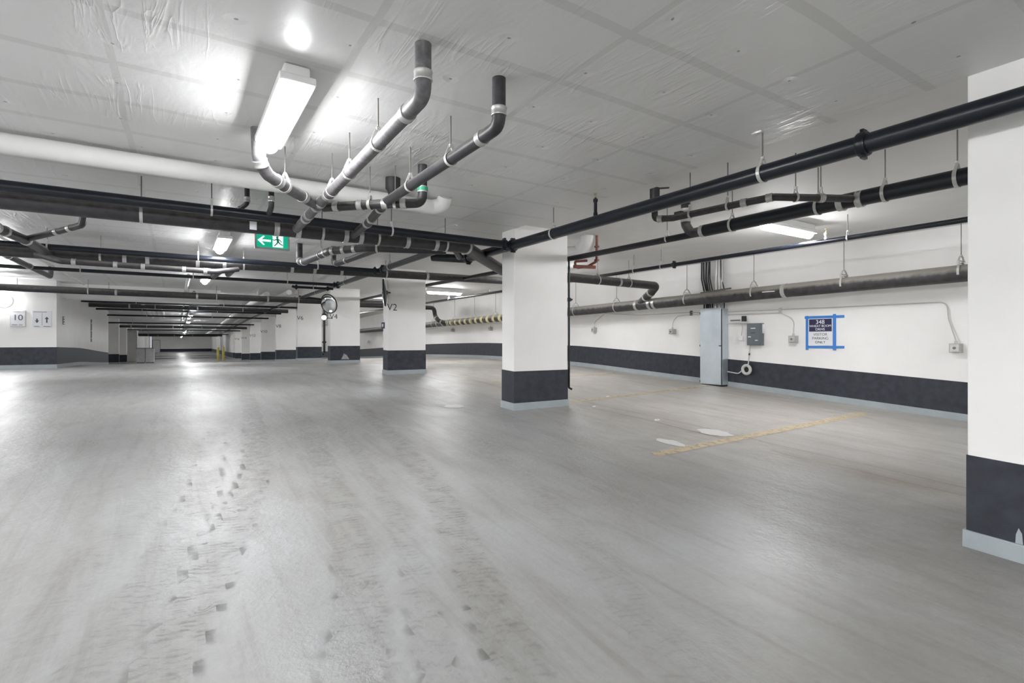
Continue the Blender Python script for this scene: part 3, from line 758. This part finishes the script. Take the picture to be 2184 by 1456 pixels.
for y, lb in aisle:
    z = ceil_z(0, y)-.10
    if y < 0: lb = 'added aisle fill light out of view, %s the camera' % ('just behind' if y > -5 else 'far behind')  # unseen fill lamps added to light faces turned to the camera
    fixture(AX if y > 0 else -1.2, y, z, 'y', lb)
bay = [(-7.4, 'added bay fill light out of view far behind the near right column'), (-1.4, 'added bay fill light out of view behind the near right column'), (4.2, 'bright bay strip light above the wall drain, nearest the camera at right'), (9.9, 'bay strip light hidden behind the central column'), (15.6, 'bay strip light right of column V2'),  # first two are unseen fill lamps added behind the view
       (21.2, 'bay strip light between columns V2 and V4'), (27, 'bay strip light beyond column V4, hidden'), (38, 'bay strip light far down the bay, hidden'), (48, 'bay strip light at the far end of the bay, hidden')]
for y, lb in bay: fixture(7.35, y, ceil_z(9, y)-.12, 'x', lb, group='bay strip lights')
for y, lb in ((-6.5, 'added left side fill light far behind the camera'), (-3.5, 'added left side fill light behind the camera'), (-.5, 'added left side fill light beside the camera, out of view'), (2.5, 'added left side fill light just ahead of the camera, out of view'), (5.3, 'added left side fill light level with the nearest sprinkler branch, out of view'), (8.3, 'added left side fill light out of view beyond the left edge'), (15.2, 'left side strip light lighting the wall of the number 10 sign')):  # unseen fill row added for brightness; only the last lamp belongs here
    fixture(-4.3 if y < 14 else -3.75, y, 2.9, 'y', lb, group='left side strip lights')

for x, y, lb in ((-1.2, -4.5, 'added middle fill light of the row behind the camera, out of view'), (7.35, -4.4, 'added bay fill light between the two behind the near right column, out of view'),  # extra unseen lamps added to even out the lighting
                 (-6.2, -4, 'added outer left fill light behind the camera, out of view'), (-6.2, 3.5, 'added outer left fill light ahead of the camera, out of view'), (-6.2, 10, 'added outer left fill light farthest ahead, out of view')):
    fixture(x, y, 2.9, 'y', lb, group='added fill lights out of view')
# glare on the left wall, imitated by a glowing disc
g = onY(8, 641, 18.78)
wl = thing('wall_glare', 'glowing oval standing in for glare at the left edge above the number 10 sign', 'light', g)
MB().lathe((g.x, 18.8, g.z), (0, -1, 0), [(0, .17), (.03, .17), (.03, .15)], 24).build('housing', BODY, wl, smooth=True)  # backing plate of the glare disc
MB().lathe((g.x, 18.77, g.z), (0, -1, 0), [(0, .15), (.04, .14), (.07, .1), (.085, .03)], 24).build('diffuser', LIGHT, wl, smooth=True, label='glowing oval imitating the glare')

# ---------------------------------------------------------------- exit sign
c = onY(581, 514.5, 7.3)
ex = thing('exit_sign', 'green running-man exit sign with left arrow hanging from the ceiling', 'sign', c)
w2, h2 = .205, .105
MB().box((c.x-w2, 7.29, c.z-h2), (c.x+w2, 7.34, c.z+h2)).build('housing', simple('grey_sign_frame', (.45, .46, .46), .5), ex, bevel=.006)
MB().box((c.x-w2+.022, 7.286, c.z-h2+.02), (c.x+w2-.022, 7.2895, c.z+h2-.02)).build('green_face', GREEN, ex, label='lit green face')
Y_ = 7.284
def sp(u, v): return (c.x+u, Y_, c.z+v)
arr = MB(); arr.poly([sp(-.175, 0), sp(-.105, -.062), sp(-.09, -.05), sp(-.125, -.014), sp(-.02, -.014), sp(-.02, .014), sp(-.125, .014), sp(-.09, .05), sp(-.105, .062)])
arr.build('arrow', SIGNW, ex, label='white left arrow')
MB().poly([sp(.0, -.075), sp(.125, -.075), sp(.125, .078), sp(.0, .078)]).build('doorway', SIGNW, ex, label='white doorway panel')
Y_ = 7.282
mn = MB()
mn.poly([sp(.055+.014*math.cos(a*.7854), .052+.014*math.sin(a*.7854)) for a in range(8)])
def limb(a, b_, wd):
    a = Vector((a[0], a[1])); b_ = Vector((b_[0], b_[1])); n_ = (b_-a).normalized(); n_ = Vector((-n_.y, n_.x))*wd/2
    mn.poly([sp(*(a-n_)), sp(*(b_-n_)), sp(*(b_+n_)), sp(*(a+n_))])
for a, b_, wd in (((.055, .038), (.065, -.01), .024), ((.05, .03), (.02, .012), .01), ((.02, .012), (.0, .02), .009), ((.062, .03), (.09, .015), .01), ((.09, .015), (.105, -.005), .009),
                  ((.062, -.008), (.045, -.035), .013), ((.045, -.035), (.02, -.06), .011), ((.068, -.008), (.09, -.03), .013), ((.09, -.03), (.12, -.045), .011)): limb(a, b_, wd)
mn.build('running_figure', simple('green_print_dark', (.0, .30, .2), .5), ex, label='green running figure')
MB().tube([(c.x, 7.315, c.z+h2), (c.x, 7.315, 3.0)], .012, 10).tube([(c.x, 7.315, 2.985), (c.x, 7.315, 3.0)], .05, 14).build('stem', BODY, ex, smooth=True)

# ---------------------------------------------------------------- convex mirrors
def mirror(c, n, label, D=.62, rod=None):
    c = Vector(c); n = Vector(n).normalized()
    r_ = thing('convex_mirror', label, 'mirror', c)
    R_ = D/2
    prof = [(.07*math.cos(a*math.pi/2/10)-.03, R_*math.sin(a*math.pi/2/10)) for a in range(1, 11)][::-1]
    MB().lathe(c, n, [(-.03, R_)]+prof, 40).build('mirror_face', MIRROR, r_, smooth=True)
    MB().lathe(c, n, [(-.035, R_-.01), (-.035, R_+.012), (-.01, R_+.016), (0, R_+.004), (-.01, R_-.002)], 40).build('rim', BLACKRUB, r_, smooth=True)
    MB().lathe(c, -n, [(.03, R_-.005), (.05, R_*.7), (.07, .05), (.1, .04)], 30).build('back_shell', GREYBOX, r_, smooth=True)
    if rod: MB().tube([c-n*.09]+[Vector(q) for q in rod], .016, 10).build('bracket_arm', BLACKRUB, r_, smooth=True)
    return r_
c = onY(700.5, 648, 16.9)
mirror(c, (-.80, -.57, -.28), 'round convex traffic mirror with dark rim in front of column V4', .60, [(4.12, 17.2, 2.5), (4.25, 17.45, 2.5)])
c = onX(818, 624, 4.0)
mirror(c, (-.93, .36, -.08), 'convex traffic mirror seen edge-on at the left side of column V2', .60, [(4.14, c.y+.1, c.z+.02), (4.2, c.y+.12, c.z+.02)])
# small round lamps/cameras beneath the mirror
for px, py, Y, rr, lb in ((694, 688-12, 17.1, .07, 'small white glowing globe under the round mirror'),):
    c = onY(691, 677, 16.95)
    d_ = thing('globe_lamp', lb, 'light', c)
    MB().lathe(c, (0, 0, 1), [(rr*math.cos(math.pi*k/10)*-1, max(.002, rr*math.sin(math.pi*k/10))) for k in range(11)], 16).build('globe', emis('small_lamp', (1, 1, 1), 3), d_, smooth=True)
    MB().tube([c, (4.15, 17.3, c.z), (4.25, 17.45, c.z)], .012, 8).build('bracket', BLACKRUB, d_, smooth=True)
# blue notice on V2's aisle side
p = onX(816, 694, 4.175)
s_ = thing('notice_plate', 'small dark blue notice on the aisle side of column V2', 'sign', p)
MB().box((4.165, p.y-.14, p.z-.075), (4.178, p.y+.06, p.z+.075)).build('plate', NAVY, s_)
MB().box((4.162, p.y-.08, p.z-.03), (4.1655, p.y, p.z+.04)).build('printed_mark', WHITEINK, s_)

# ---------------------------------------------------------------- left wall signs
def mark(m_, x0, z0, x1, z1, Y): m_.box((x0, Y-.002, z0), (x1, Y, z1)); return m_
YS = 18.785
a = onY(22.5, 662, YS); b_ = onY(54, 696, YS)
s1 = thing('wall_sign', 'small white sign reading 10 on the left wall', 'sign', Vector(((a.x+b_.x)/2, YS, (a.z+b_.z)/2)))
MB().box((a.x, YS-.012, b_.z), (b_.x, YS+.012, a.z)).build('plate', PAPER, s1, bevel=.004)
MB().box((a.x-.012, YS-.008, b_.z-.012), (b_.x+.012, YS+.013, a.z+.012)).build('plate_edge', CONDUIT, s1)
cxs = (a.x+b_.x)/2
text('digits', '10', .21, (cxs, YS-.014, (a.z+b_.z)/2+.02), '-Y', INK, s1, .001, label='dark digits 10', bold=0)
mk = MB(); mark(mk, cxs-.12, b_.z+.035, cxs-.01, b_.z+.047, YS-.013); mark(mk, cxs+.02, b_.z+.035, cxs+.09, b_.z+.047, YS-.013); mark(mk, a.x+.03, a.z-.03, cxs+.05, a.z-.022, YS-.013)
mk.build('small_print', INK, s1)
a = onY(69, 662, YS); b_ = onY(110, 698, YS)
s2 = thing('wall_sign', 'white sign with a down arrow and an up arrow on the left wall', 'sign', Vector(((a.x+b_.x)/2, YS, (a.z+b_.z)/2)))
MB().box((a.x, YS-.012, b_.z), (b_.x, YS+.012, a.z)).build('plate', PAPER, s2, bevel=.004)
cxs = (a.x+b_.x)/2; cz = (a.z+b_.z)/2-.02
mk = MB(); Yk = YS-.014
for sx_, sg in ((-.1, -1), (.1, 1)):
    x = cxs+sx_
    mk.poly([(x-.045, Yk, cz+sg*.02), (x+.045, Yk, cz+sg*.02), (x, Yk, cz+sg*.085)]); mark(mk, x-.015, cz-.08, x+.015, cz+.03, Yk)
mk.build('arrows', INK, s2, label='dark down and up arrows')
mk = MB(); mark(mk, cxs-.16, b_.z+.02, cxs-.05, b_.z+.032, Yk); mark(mk, cxs+.03, b_.z+.02, cxs+.17, b_.z+.032, Yk); mark(mk, cxs-.17, a.z-.04, cxs+.1, a.z-.03, Yk); mark(mk, cxs-.003, b_.z+.05, cxs+.003, a.z-.06, Yk)
mk.build('small_print', INK, s2)
# vertical dark notices on the core side wall
for px, y0, y1, lb in ((136, 675, 692, 'small grey notice strip on the core side wall, nearest'), (195, 681, 729, 'tall narrow dark notice strip on the core side wall')):
    a = onX(px, y0, -2.76); b_ = onX(px, y1, -2.76)
    n_ = thing('wall_notice', lb, 'sign', (-2.765, a.y, (a.z+b_.z)/2))
    MB().box((-2.77, a.y-.12, b_.z), (-2.755, a.y+.12, a.z)).build('plate', GREYBOX, n_)
    for k in range(3):
        zz = b_.z+(a.z-b_.z)*(k+.5)/3
        MB().box((-2.756, a.y-.09, zz-.02), (-2.753, a.y+.09, zz+.02)).build('printed_line', PAPER, n_)
# small door knob box on left far wall and on last right column
# ---------------------------------------------------------------- right wall: visitor parking sign
XS = 9.79
a = onX(1724, 675, XS); b_ = onX(1776, 742, XS)        # a = upper left (far), b = lower right (near)
zc_ = (a.z+b_.z)/2; yc_ = (a.y+b_.y)/2; hw = abs(a.y-b_.y)/2; hh = .245
vs = thing('visitor_sign', 'paper sign reading 348 Wheat Boom Drive visitor parking only, framed in blue tape', 'sign', (XS, yc_, zc_))
MB().box((XS-.002, yc_-hw, zc_-hh), (XS+.008, yc_+hw, zc_+hh)).build('sheet', PAPER, vs)
MB().box((XS-.004, yc_-hw+.015, zc_+.01), (XS-.001, yc_+hw-.015, zc_+hh-.01)).build('navy_panel', NAVY, vs, label='navy upper panel')
xt = XS-.0055
text('street_number', '348', .105, (xt, yc_, zc_+.178), '-X', WHITEINK, vs, .0008, label='white 348', bold=0)
text('street_name', 'WHEAT BOOM', .056, (xt, yc_, zc_+.108), '-X', WHITEINK, vs, .0008, label='white WHEAT BOOM', bold=0)
text('street_name', 'DRIVE', .062, (xt, yc_, zc_+.048), '-X', WHITEINK, vs, .0008, label='white DRIVE', bold=0)
for tx_, dz in (('VISITOR', -.045), ('PARKING', -.115), ('ONLY', -.185)):
    text('notice_line', tx_, .068, (XS-.003, yc_, zc_+dz), '-X', INK, vs, .0008, label='dark '+tx_, bold=0)
def tape(y0, z0, y1, z1, sk=0, x=XS-.003):
    MB().hexa([(x, y0, z0), (x, y1, z0+sk), (x+.01, y1, z0+sk), (x+.01, y0, z0), (x, y0, z1), (x, y1, z1+sk), (x+.01, y1, z1+sk), (x+.01, y0, z1)]).build('tape_strip', BLUE, vs, label='blue tape strip')
tape(yc_-hw-.19, zc_+hh-.002, yc_+hw+.065, zc_+hh+.045, .004)
tape(yc_-hw-.19, zc_-hh-.045, yc_+hw+.04, zc_-hh-.002, -.004)
tape(yc_-hw-.055, zc_-hh-.08, yc_-hw-.006, zc_+hh+.07, 0, XS-.006)
tape(yc_+hw+.002, zc_-hh-.08, yc_+hw+.045, zc_+hh+.055, 0, XS-.006)

# ---------------------------------------------------------------- right wall electrics
def outlet(px, py, label, s=.13):
    p = onX(px, py, 9.72)
    r_ = thing('junction_box', label, 'junction box', (9.8, p.y, p.z), 'grey junction boxes on the right wall')
    MB().box((9.68, p.y-s/2, p.z-s/2), (9.8, p.y+s/2, p.z+s/2)).build('box_body', BOXGREY, r_, bevel=.006)
    MB().box((9.672, p.y-s*.4, p.z-s*.4), (9.681, p.y+s*.4, p.z+s*.4)).build('cover_plate', STRAP, r_, bevel=.002)
    MB().lathe((9.671, p.y, p.z), (-1, 0, 0), [(0, .02), (.006, .02), (.006, .012), (.002, .012)], 12).build('socket', GREYBOX, r_, smooth=True)
    MB().tube([(9.74, p.y, p.z+s/2), (9.74, p.y, p.z+s/2+.04)], [.024, .02], 12).build('connector', STEEL, r_, smooth=True)
    return Vector((9.74, p.y, p.z+s/2+.04))
o1 = outlet(1266, 703, 'grey junction box on the right wall, nearest the central column', .12)
o2 = outlet(1433, 707, 'grey junction box on the right wall, just left of the steel cabinet', .12)
o3 = outlet(1691, 723, 'grey junction box on the right wall, just left of the taped sign', .13)
o4 = outlet(2038, 742, 'grey junction box on the right wall beside the near right column', .135)
o5 = outlet(965, 704, 'grey junction box on the right wall under the yellow-wrapped drain, left one', .13)
o6 = outlet(1045, 701, 'grey junction box on the right wall under the yellow-wrapped drain, right one', .13)
o7 = outlet(786, 729, 'grey junction box on the far right wall between columns V2 and V4', .15)
def conduit(pts, label, r_=.009, bend=.1):
    return tag(MB().tube(fillet(pts, bend, 8), r_, 8).build('conduit', CONDUIT, None, smooth=True), label, 'conduit', 'thin conduits on the right wall')
q1 = onX(1548, 665, 9.77); q2 = onX(1664, 660, 9.77); q3 = onX(1800, 654, 9.77); q4 = onX(2020, 643, 9.77)
conduit([q1, q2, q3, q4, (9.77, o4.y+.1, o4.z+.33), o4], 'thin conduit along the wall to the box by the near right column', .009, .16)
q1 = onX(1548, 671, 9.77); q2 = onX(1664, 667, 9.77)
conduit([q1, q2, (9.77, o3.y, o3.z+.27), o3], 'thin conduit from the steel cabinet curving down to the box left of the taped sign', .009, .2)
conduit([onX(1496, 671, 9.77), onX(1472, 671, 9.77), onX(1445, 674, 9.77), (9.77, o2.y, o2.z+.15), o2], 'thin conduit curving down to the box left of the steel cabinet', .009, .12)
conduit([onX(1496, 666, 9.77), onX(1470, 666, 9.77), onX(1360, 672, 9.77), onX(1290, 668, 9.77), (9.77, o1.y, o1.z+.12), o1], 'thin sagging conduit from the steel cabinet to the box nearest the central column', .009, .1)
for (px, py) in ((1474, 668), (1664, 663)):
    p = onX(px, py, 9.77)
    tag(MB().box((9.75, p.y-.02, p.z-.05), (9.8, p.y+.02, p.z+.06)).build('conduit_clip', GREYBOX if px < 1500 else CONDUIT, None), 'small %s clip holding two conduits %s the steel cabinet' % (('dark', 'left of') if px < 1500 else ('pale', 'right of')), 'clip')
# steel cabinet
cb = thing('steel_cabinet', 'tall narrow galvanised sheet-metal cabinet standing against the right wall', 'cabinet', (9.7, 7.1, .38))
y0, y1, z0, z1 = 6.86, 7.41, .40, 2.05
MB().box((9.60, y0+.015, z0+.03), (9.79, y1-.01, z1-.02)).build('cabinet_body', GALV, cb, bevel=.004)
MB().box((9.575, y0+.035, z0+.03), (9.592, y1, z1)).build('door_panel', GALV, cb, bevel=.003)
MB().box((9.592, y0+.02, z0+.02), (9.602, y1-.02, z1-.03)).build('gasket', BLACKRUB, cb)
MB().box((9.61, y0+.03, z0-.04), (9.79, y1-.03, z0+.03)).build('plinth', BLACKRUB, cb)
for z in (z0+.08, z0+.85, z1-.1):
    MB().box((9.572, y1-.004, z-.02), (9.60, y1+.012, z+.02)).build('hinge', BLACKRUB, cb)
MB().box((9.56, y0+.02, z0+.84), (9.58, y0+.075, z0+.86)).build('latch', BLACKRUB, cb)
# cables from cabinet to ceiling with a strut
cz0 = 2.06
br = thing('strut_bracket', 'steel strut bracket clamping the cables above the cabinet', 'bracket', (9.7, 7.1, 2.42))
MB().bar((9.66, 6.72, 2.44), (9.66, 7.46, 2.40), .03, .03).build('strut', DARKSTEEL, br)
cab = [(7.40, 7.45, .016, 'b'), (7.34, 7.40, .018, 'b'), (7.30, 7.33, .02, 'b'), (7.25, 7.26, .014, 'b'), (7.19, 7.24, .013, 'b'), (7.11, 7.10, .028, 's'), (7.03, 7.03, .02, 's'), (6.95, 6.97, .013, 's'), (6.90, 6.97, .011, 'b')]
for i, (ya, yt, rr, k) in enumerate(cab):
    lb = ('black cable' if k == 'b' else 'steel conduit')+' above the steel cabinet, number %s from the left' % ['one', 'two', 'three', 'four', 'five', 'six', 'seven', 'eight', 'nine'][i]
    mt = BLACKRUB if k == 'b' else STEEL
    pts = [(9.70, ya, cz0-.02), (9.70, ya, 2.42), (9.71, (ya+yt)/2+(.05 if k == 'b' else 0), 2.70), (9.72, yt+(.03 if k == 'b' else 0), 3.08)]
    tag(MB().tube(fillet(pts, .2), rr, 12).build('power_cable' if k == 'b' else 'steel_conduit', mt, None, smooth=True), lb, 'cable' if k == 'b' else 'conduit', 'cables rising from the steel cabinet')
    MB().lathe((9.70, ya, 2.42), (0, 0, 1), [(-.012, rr), (-.012, rr+.006), (.012, rr+.006), (.012, rr)], 12).build('pipe_clamp', STRAP, br, smooth=True)
# grey panel and its flex
a = onX(1594, 691, 9.72); b_ = onX(1625, 735, 9.72)
gp = thing('control_panel', 'dark grey control panel with white labels on the wall right of the steel cabinet', 'control panel', (9.8, (a.y+b_.y)/2, (a.z+b_.z)/2))
yA, yB_, zA, zB_ = b_.y, a.y, (a.z+b_.z)/2-.22, (a.z+b_.z)/2+.22
MB().box((9.70, yA, zA), (9.8, yB_, zB_)).build('enclosure', GREYBOX, gp, bevel=.008)
MB().box((9.694, yA+.02, zA+.02), (9.702, yB_-.01, zB_-.02)).build('door', GREYBOX, gp, bevel=.003)
for dy, dz, wy, wz_ in ((.17, .34, .10, .02), (.17, .25, .09, .012), (.25, .17, .06, .025), (.10, .10, .06, .018)):
    MB().box((9.690, yA+dy-wy/2, zA+dz-wz_/2), (9.6945, yA+dy+wy/2, zA+dz+wz_/2)).build('label_strip', PAPER if wz_ > .015 else BLACKRUB, gp, label='white label' if wz_ > .015 else 'dark label')
MB().box((9.73, yA-.02, zA+.24), (9.78, yA, zA+.42)).build('side_plate', PAPER, gp)
jy = yA+.28; q = Vector((9.76, jy, zA))
coilc = onX(1592, 788, 9.72)
fl = thing('flexible_conduit', 'grey flexible conduit hanging in a loop below the control panel', 'conduit', q)
loop = [coilc+Vector((0, -math.sin(t_)*.085, math.cos(t_)*.085)) for t_ in [2*math.pi*k/24 for k in range(24)]]
MB().tube([(9.76, jy, zA), (9.76, jy+.01, zA-.12), (9.75, jy+.03, coilc.z+.12), (9.72, coilc.y+.085, coilc.z+.02), (9.71, coilc.y+.03, coilc.z-.05)], .012, 10).build('hose', CONDUIT, fl, smooth=True)
MB().tube(loop, .03, 12, closed=True).build('coil', CONDUIT, fl, smooth=True, label='coiled loop')
MB().tube(fillet([coilc+Vector((0, .08, -.01)), coilc+Vector((0, .18, -.09)), coilc+Vector((-.02, .42, -.06))], .1), .012, 10).build('hose', CONDUIT, fl, smooth=True)
MB().tube([(9.76, jy+.012, zA-.16), (9.755, jy+.018, zA-.2)], .016, 10).build('union', BLACKRUB, fl, smooth=True)
# small transformer plug between cabinet and panel
p = onX(1581, 721, 9.76)
tg_ = thing('plug_adapter', 'small white plug adapter hanging on the wall left of the control panel', 'plug', p)
MB().box((9.73, p.y-.045, p.z-.05), (9.8, p.y+.045, p.z+.05)).build('plug_body', PAPER, tg_, bevel=.01)
MB().tube(fillet([(9.76, p.y, p.z+.05), (9.75, p.y-.04, p.z+.2), (9.75, p.y-.02, p.z+.3), (9.75, p.y+.15, p.z+.31), (9.75, p.y+.33, p.z+.31)], .05), .008, 8).build('cord', CONDUIT, tg_, smooth=True)
p = onX(1588, 680, 9.76)
sc_ = thing('small_camera', 'small dark device on a pale bracket above the control panel', 'camera', p)
MB().box((9.70, p.y-.04, p.z-.05), (9.77, p.y+.03, p.z+.06)).build('device_body', BLACKRUB, sc_, bevel=.004)
MB().box((9.69, p.y-.1, p.z-.085), (9.8, p.y+.16, p.z-.07)).build('shelf', CONDUIT, sc_)
MB().tube([(9.76, p.y+.1, p.z-.02), (9.76, p.y+.32, p.z-.02)], .01, 8).build('arm', DARKSTEEL, sc_, smooth=True)

# ---------------------------------------------------------------- floor markings
def strip_on_floor(name, label, cat, x0, x1, yf, wd, mat, n=24, group=None):
    m_ = MB()
    for i in range(n):
        a = x0+(x1-x0)*i/n; b2 = x0+(x1-x0)*(i+1)/n
        m_.poly([(a, yf(a)-wd/2, floor_z(a, yf(a)-wd/2)+.004), (b2, yf(b2)-wd/2, floor_z(b2, yf(b2)-wd/2)+.004),
                 (b2, yf(b2)+wd/2, floor_z(b2, yf(b2)+wd/2)+.004), (a, yf(a)+wd/2, floor_z(a, yf(a)+wd/2)+.004)])
    return tag(m_.build(name, mat), label, cat, group)
strip_on_floor('parking_line', 'worn yellow parking line on the bay floor nearest the camera', 'floor line', 4.1, 9.0, lambda x: 3.73+(x-4.1)*.04, .14, WORNY, group='yellow stall lines')
strip_on_floor('parking_line', 'faint yellow parking line running from the central column to the steel cabinet', 'floor line', 5.25, 9.4, lambda x: 6.72+(x-5.25)*.09, .13, WORNY, group='yellow stall lines')
strip_on_floor('parking_line', 'faintest yellow parking line, just behind the central column', 'floor line', 5.6, 9.4, lambda x: 9.6+(x-5.6)*.03, .10, WORNY, group='yellow stall lines')
def blob(px, py, rx, ry, label, seed):
    random.seed(seed); X_, Y_2 = px, py
    pts = []
    for k in range(22):
        a = 2*math.pi*k/22; q = 1+.25*(random.random()-.5)
        x = X_+rx*math.cos(a)*q; y = Y_2+ry*math.sin(a)*q
        pts.append((x, y, floor_z(x, y)+.005))
    return tag(MB().poly(pts).build('floor_patch', WORNW), label, 'floor stain', 'pale patches on the floor')
blob(5.60, 4.12, .17, .22, 'large pale oval patch on the floor at the near yellow line', 1)
blob(4.68, 4.02, .10, .19, 'pale scraped patch on the floor left of the near yellow line', 2)
blob(3.54, 7.18, .15, .14, 'small pale square patch on the floor left of the central column', 3)
for i, (px, py, s_, lb, mt) in enumerate(((1283, 868, .035, 'small white scrap of litter by the foot of the central column', PAPER), (1425, 908, .04, 'small white scrap of litter near the pale oval patch', PAPER),
                                          (1360, 845, .03, 'tiny white scrap on the yellow line behind the central column', PAPER))):
    x, y = [(5.48, 6.22), (5.55, 5.0), (6.4, 6.9)][i]; z = floor_z(x, y)
    m_ = MB(); m_.hexa([(x-s_, y-s_*.6, z+.001), (x+s_, y-s_*.5, z+.001), (x+s_*.8, y+s_*.7, z+.001), (x-s_*.7, y+s_*.5, z+.001), (x-s_*.8, y-s_*.5, z+.012), (x+s_*.7, y-s_*.4, z+.02), (x+s_*.6, y+s_*.5, z+.01), (x-s_*.5, y+s_*.4, z+.016)])
    tag(m_.build('litter_scrap', mt), lb, 'litter')

# ---------------------------------------------------------------- far aisle objects
for i, (x, y) in enumerate(((2.75, 47.5), (3.15, 47.9))):
    z = floor_z(x, y)
    bo = thing('bollard', ['yellow bollard at the end of the far aisle, left of two', 'yellow bollard at the end of the far aisle, right of two'][i], 'bollard', (x, y, z), 'yellow bollards')
    MB().lathe((x, y, z-.02), (0, 0, 1), [(0, .085), (1.05, .085), (1.1, .06), (1.12, .02)], 16).build('post', YELLOW, bo, smooth=True)
def bin_(x, y, w_, h_, label):
    z = floor_z(x, y)
    b2 = thing('utility_cabinet', label, 'cabinet', (x, y, z), 'pale cabinets in the far aisle')
    MB().box((x-w_/2, y-.3, z+.05), (x+w_/2, y+.3, z+h_)).build('cabinet_body', simple('pale_cabinet', (.55, .55, .56), .5), b2, bevel=.01)
    MB().box((x-w_/2-.01, y-.31, z+h_), (x+w_/2+.01, y+.31, z+h_+.04)).build('lid', GREYBOX, b2, bevel=.006)
    MB().box((x-w_/2+.03, y-.28, z), (x+w_/2-.03, y+.28, z+.05)).build('plinth', BLACKRUB, b2)
bin_(-2.08, 44.0, .5, 1.0, 'pale grey low cabinet in the far aisle, left of two')
bin_(-1.56, 44.0, .5, 1.0, 'pale grey low cabinet in the far aisle, right of two')
tc = thing('utility_cabinet', 'tall grey wall cabinet standing behind the low pale cabinets', 'cabinet', (-2.6, 47.5, floor_z(-2.6, 47.5)))
z = floor_z(-2.6, 47.5)
MB().box((-3.2, 47.2, z), (-2.45, 47.8, z+2.3)).build('cabinet_body', simple('mid_grey_cabinet', (.38, .38, .38), .5), tc, bevel=.01)
MB().box((-3.15, 47.18, z+.1), (-2.5, 47.2, z+2.2)).build('door_panel', CONDUIT, tc)
for nm in ('far_door',):
    z = floor_z(-2.5, 106.9)
    d_ = struct(MB().box((-3.4, 106.9, z), (-2.4, 107.05, z+2.05)).build('door_1', simple('far_door_grey', (.78, .78, .77), .5), None))
    struct(MB().box((-3.45, 106.88, z), (-3.4, 106.99, z+2.1)).box((-2.4, 106.88, z), (-2.35, 106.99, z+2.1)).box((-3.45, 106.88, z+2.05), (-2.35, 106.99, z+2.11)).build('trim_20', GREYBOX, None))

for o in bpy.data.objects:
    if o.get('label') and len(o['label'].split()) > 16: print('LONGLABEL', o.name, o['label'])
seen = {}
for o in bpy.data.objects:
    if o.parent is None and o.get('label'):
        if o['label'] in seen: print('DUPLABEL', o['label'])
        seen[o['label']] = 1
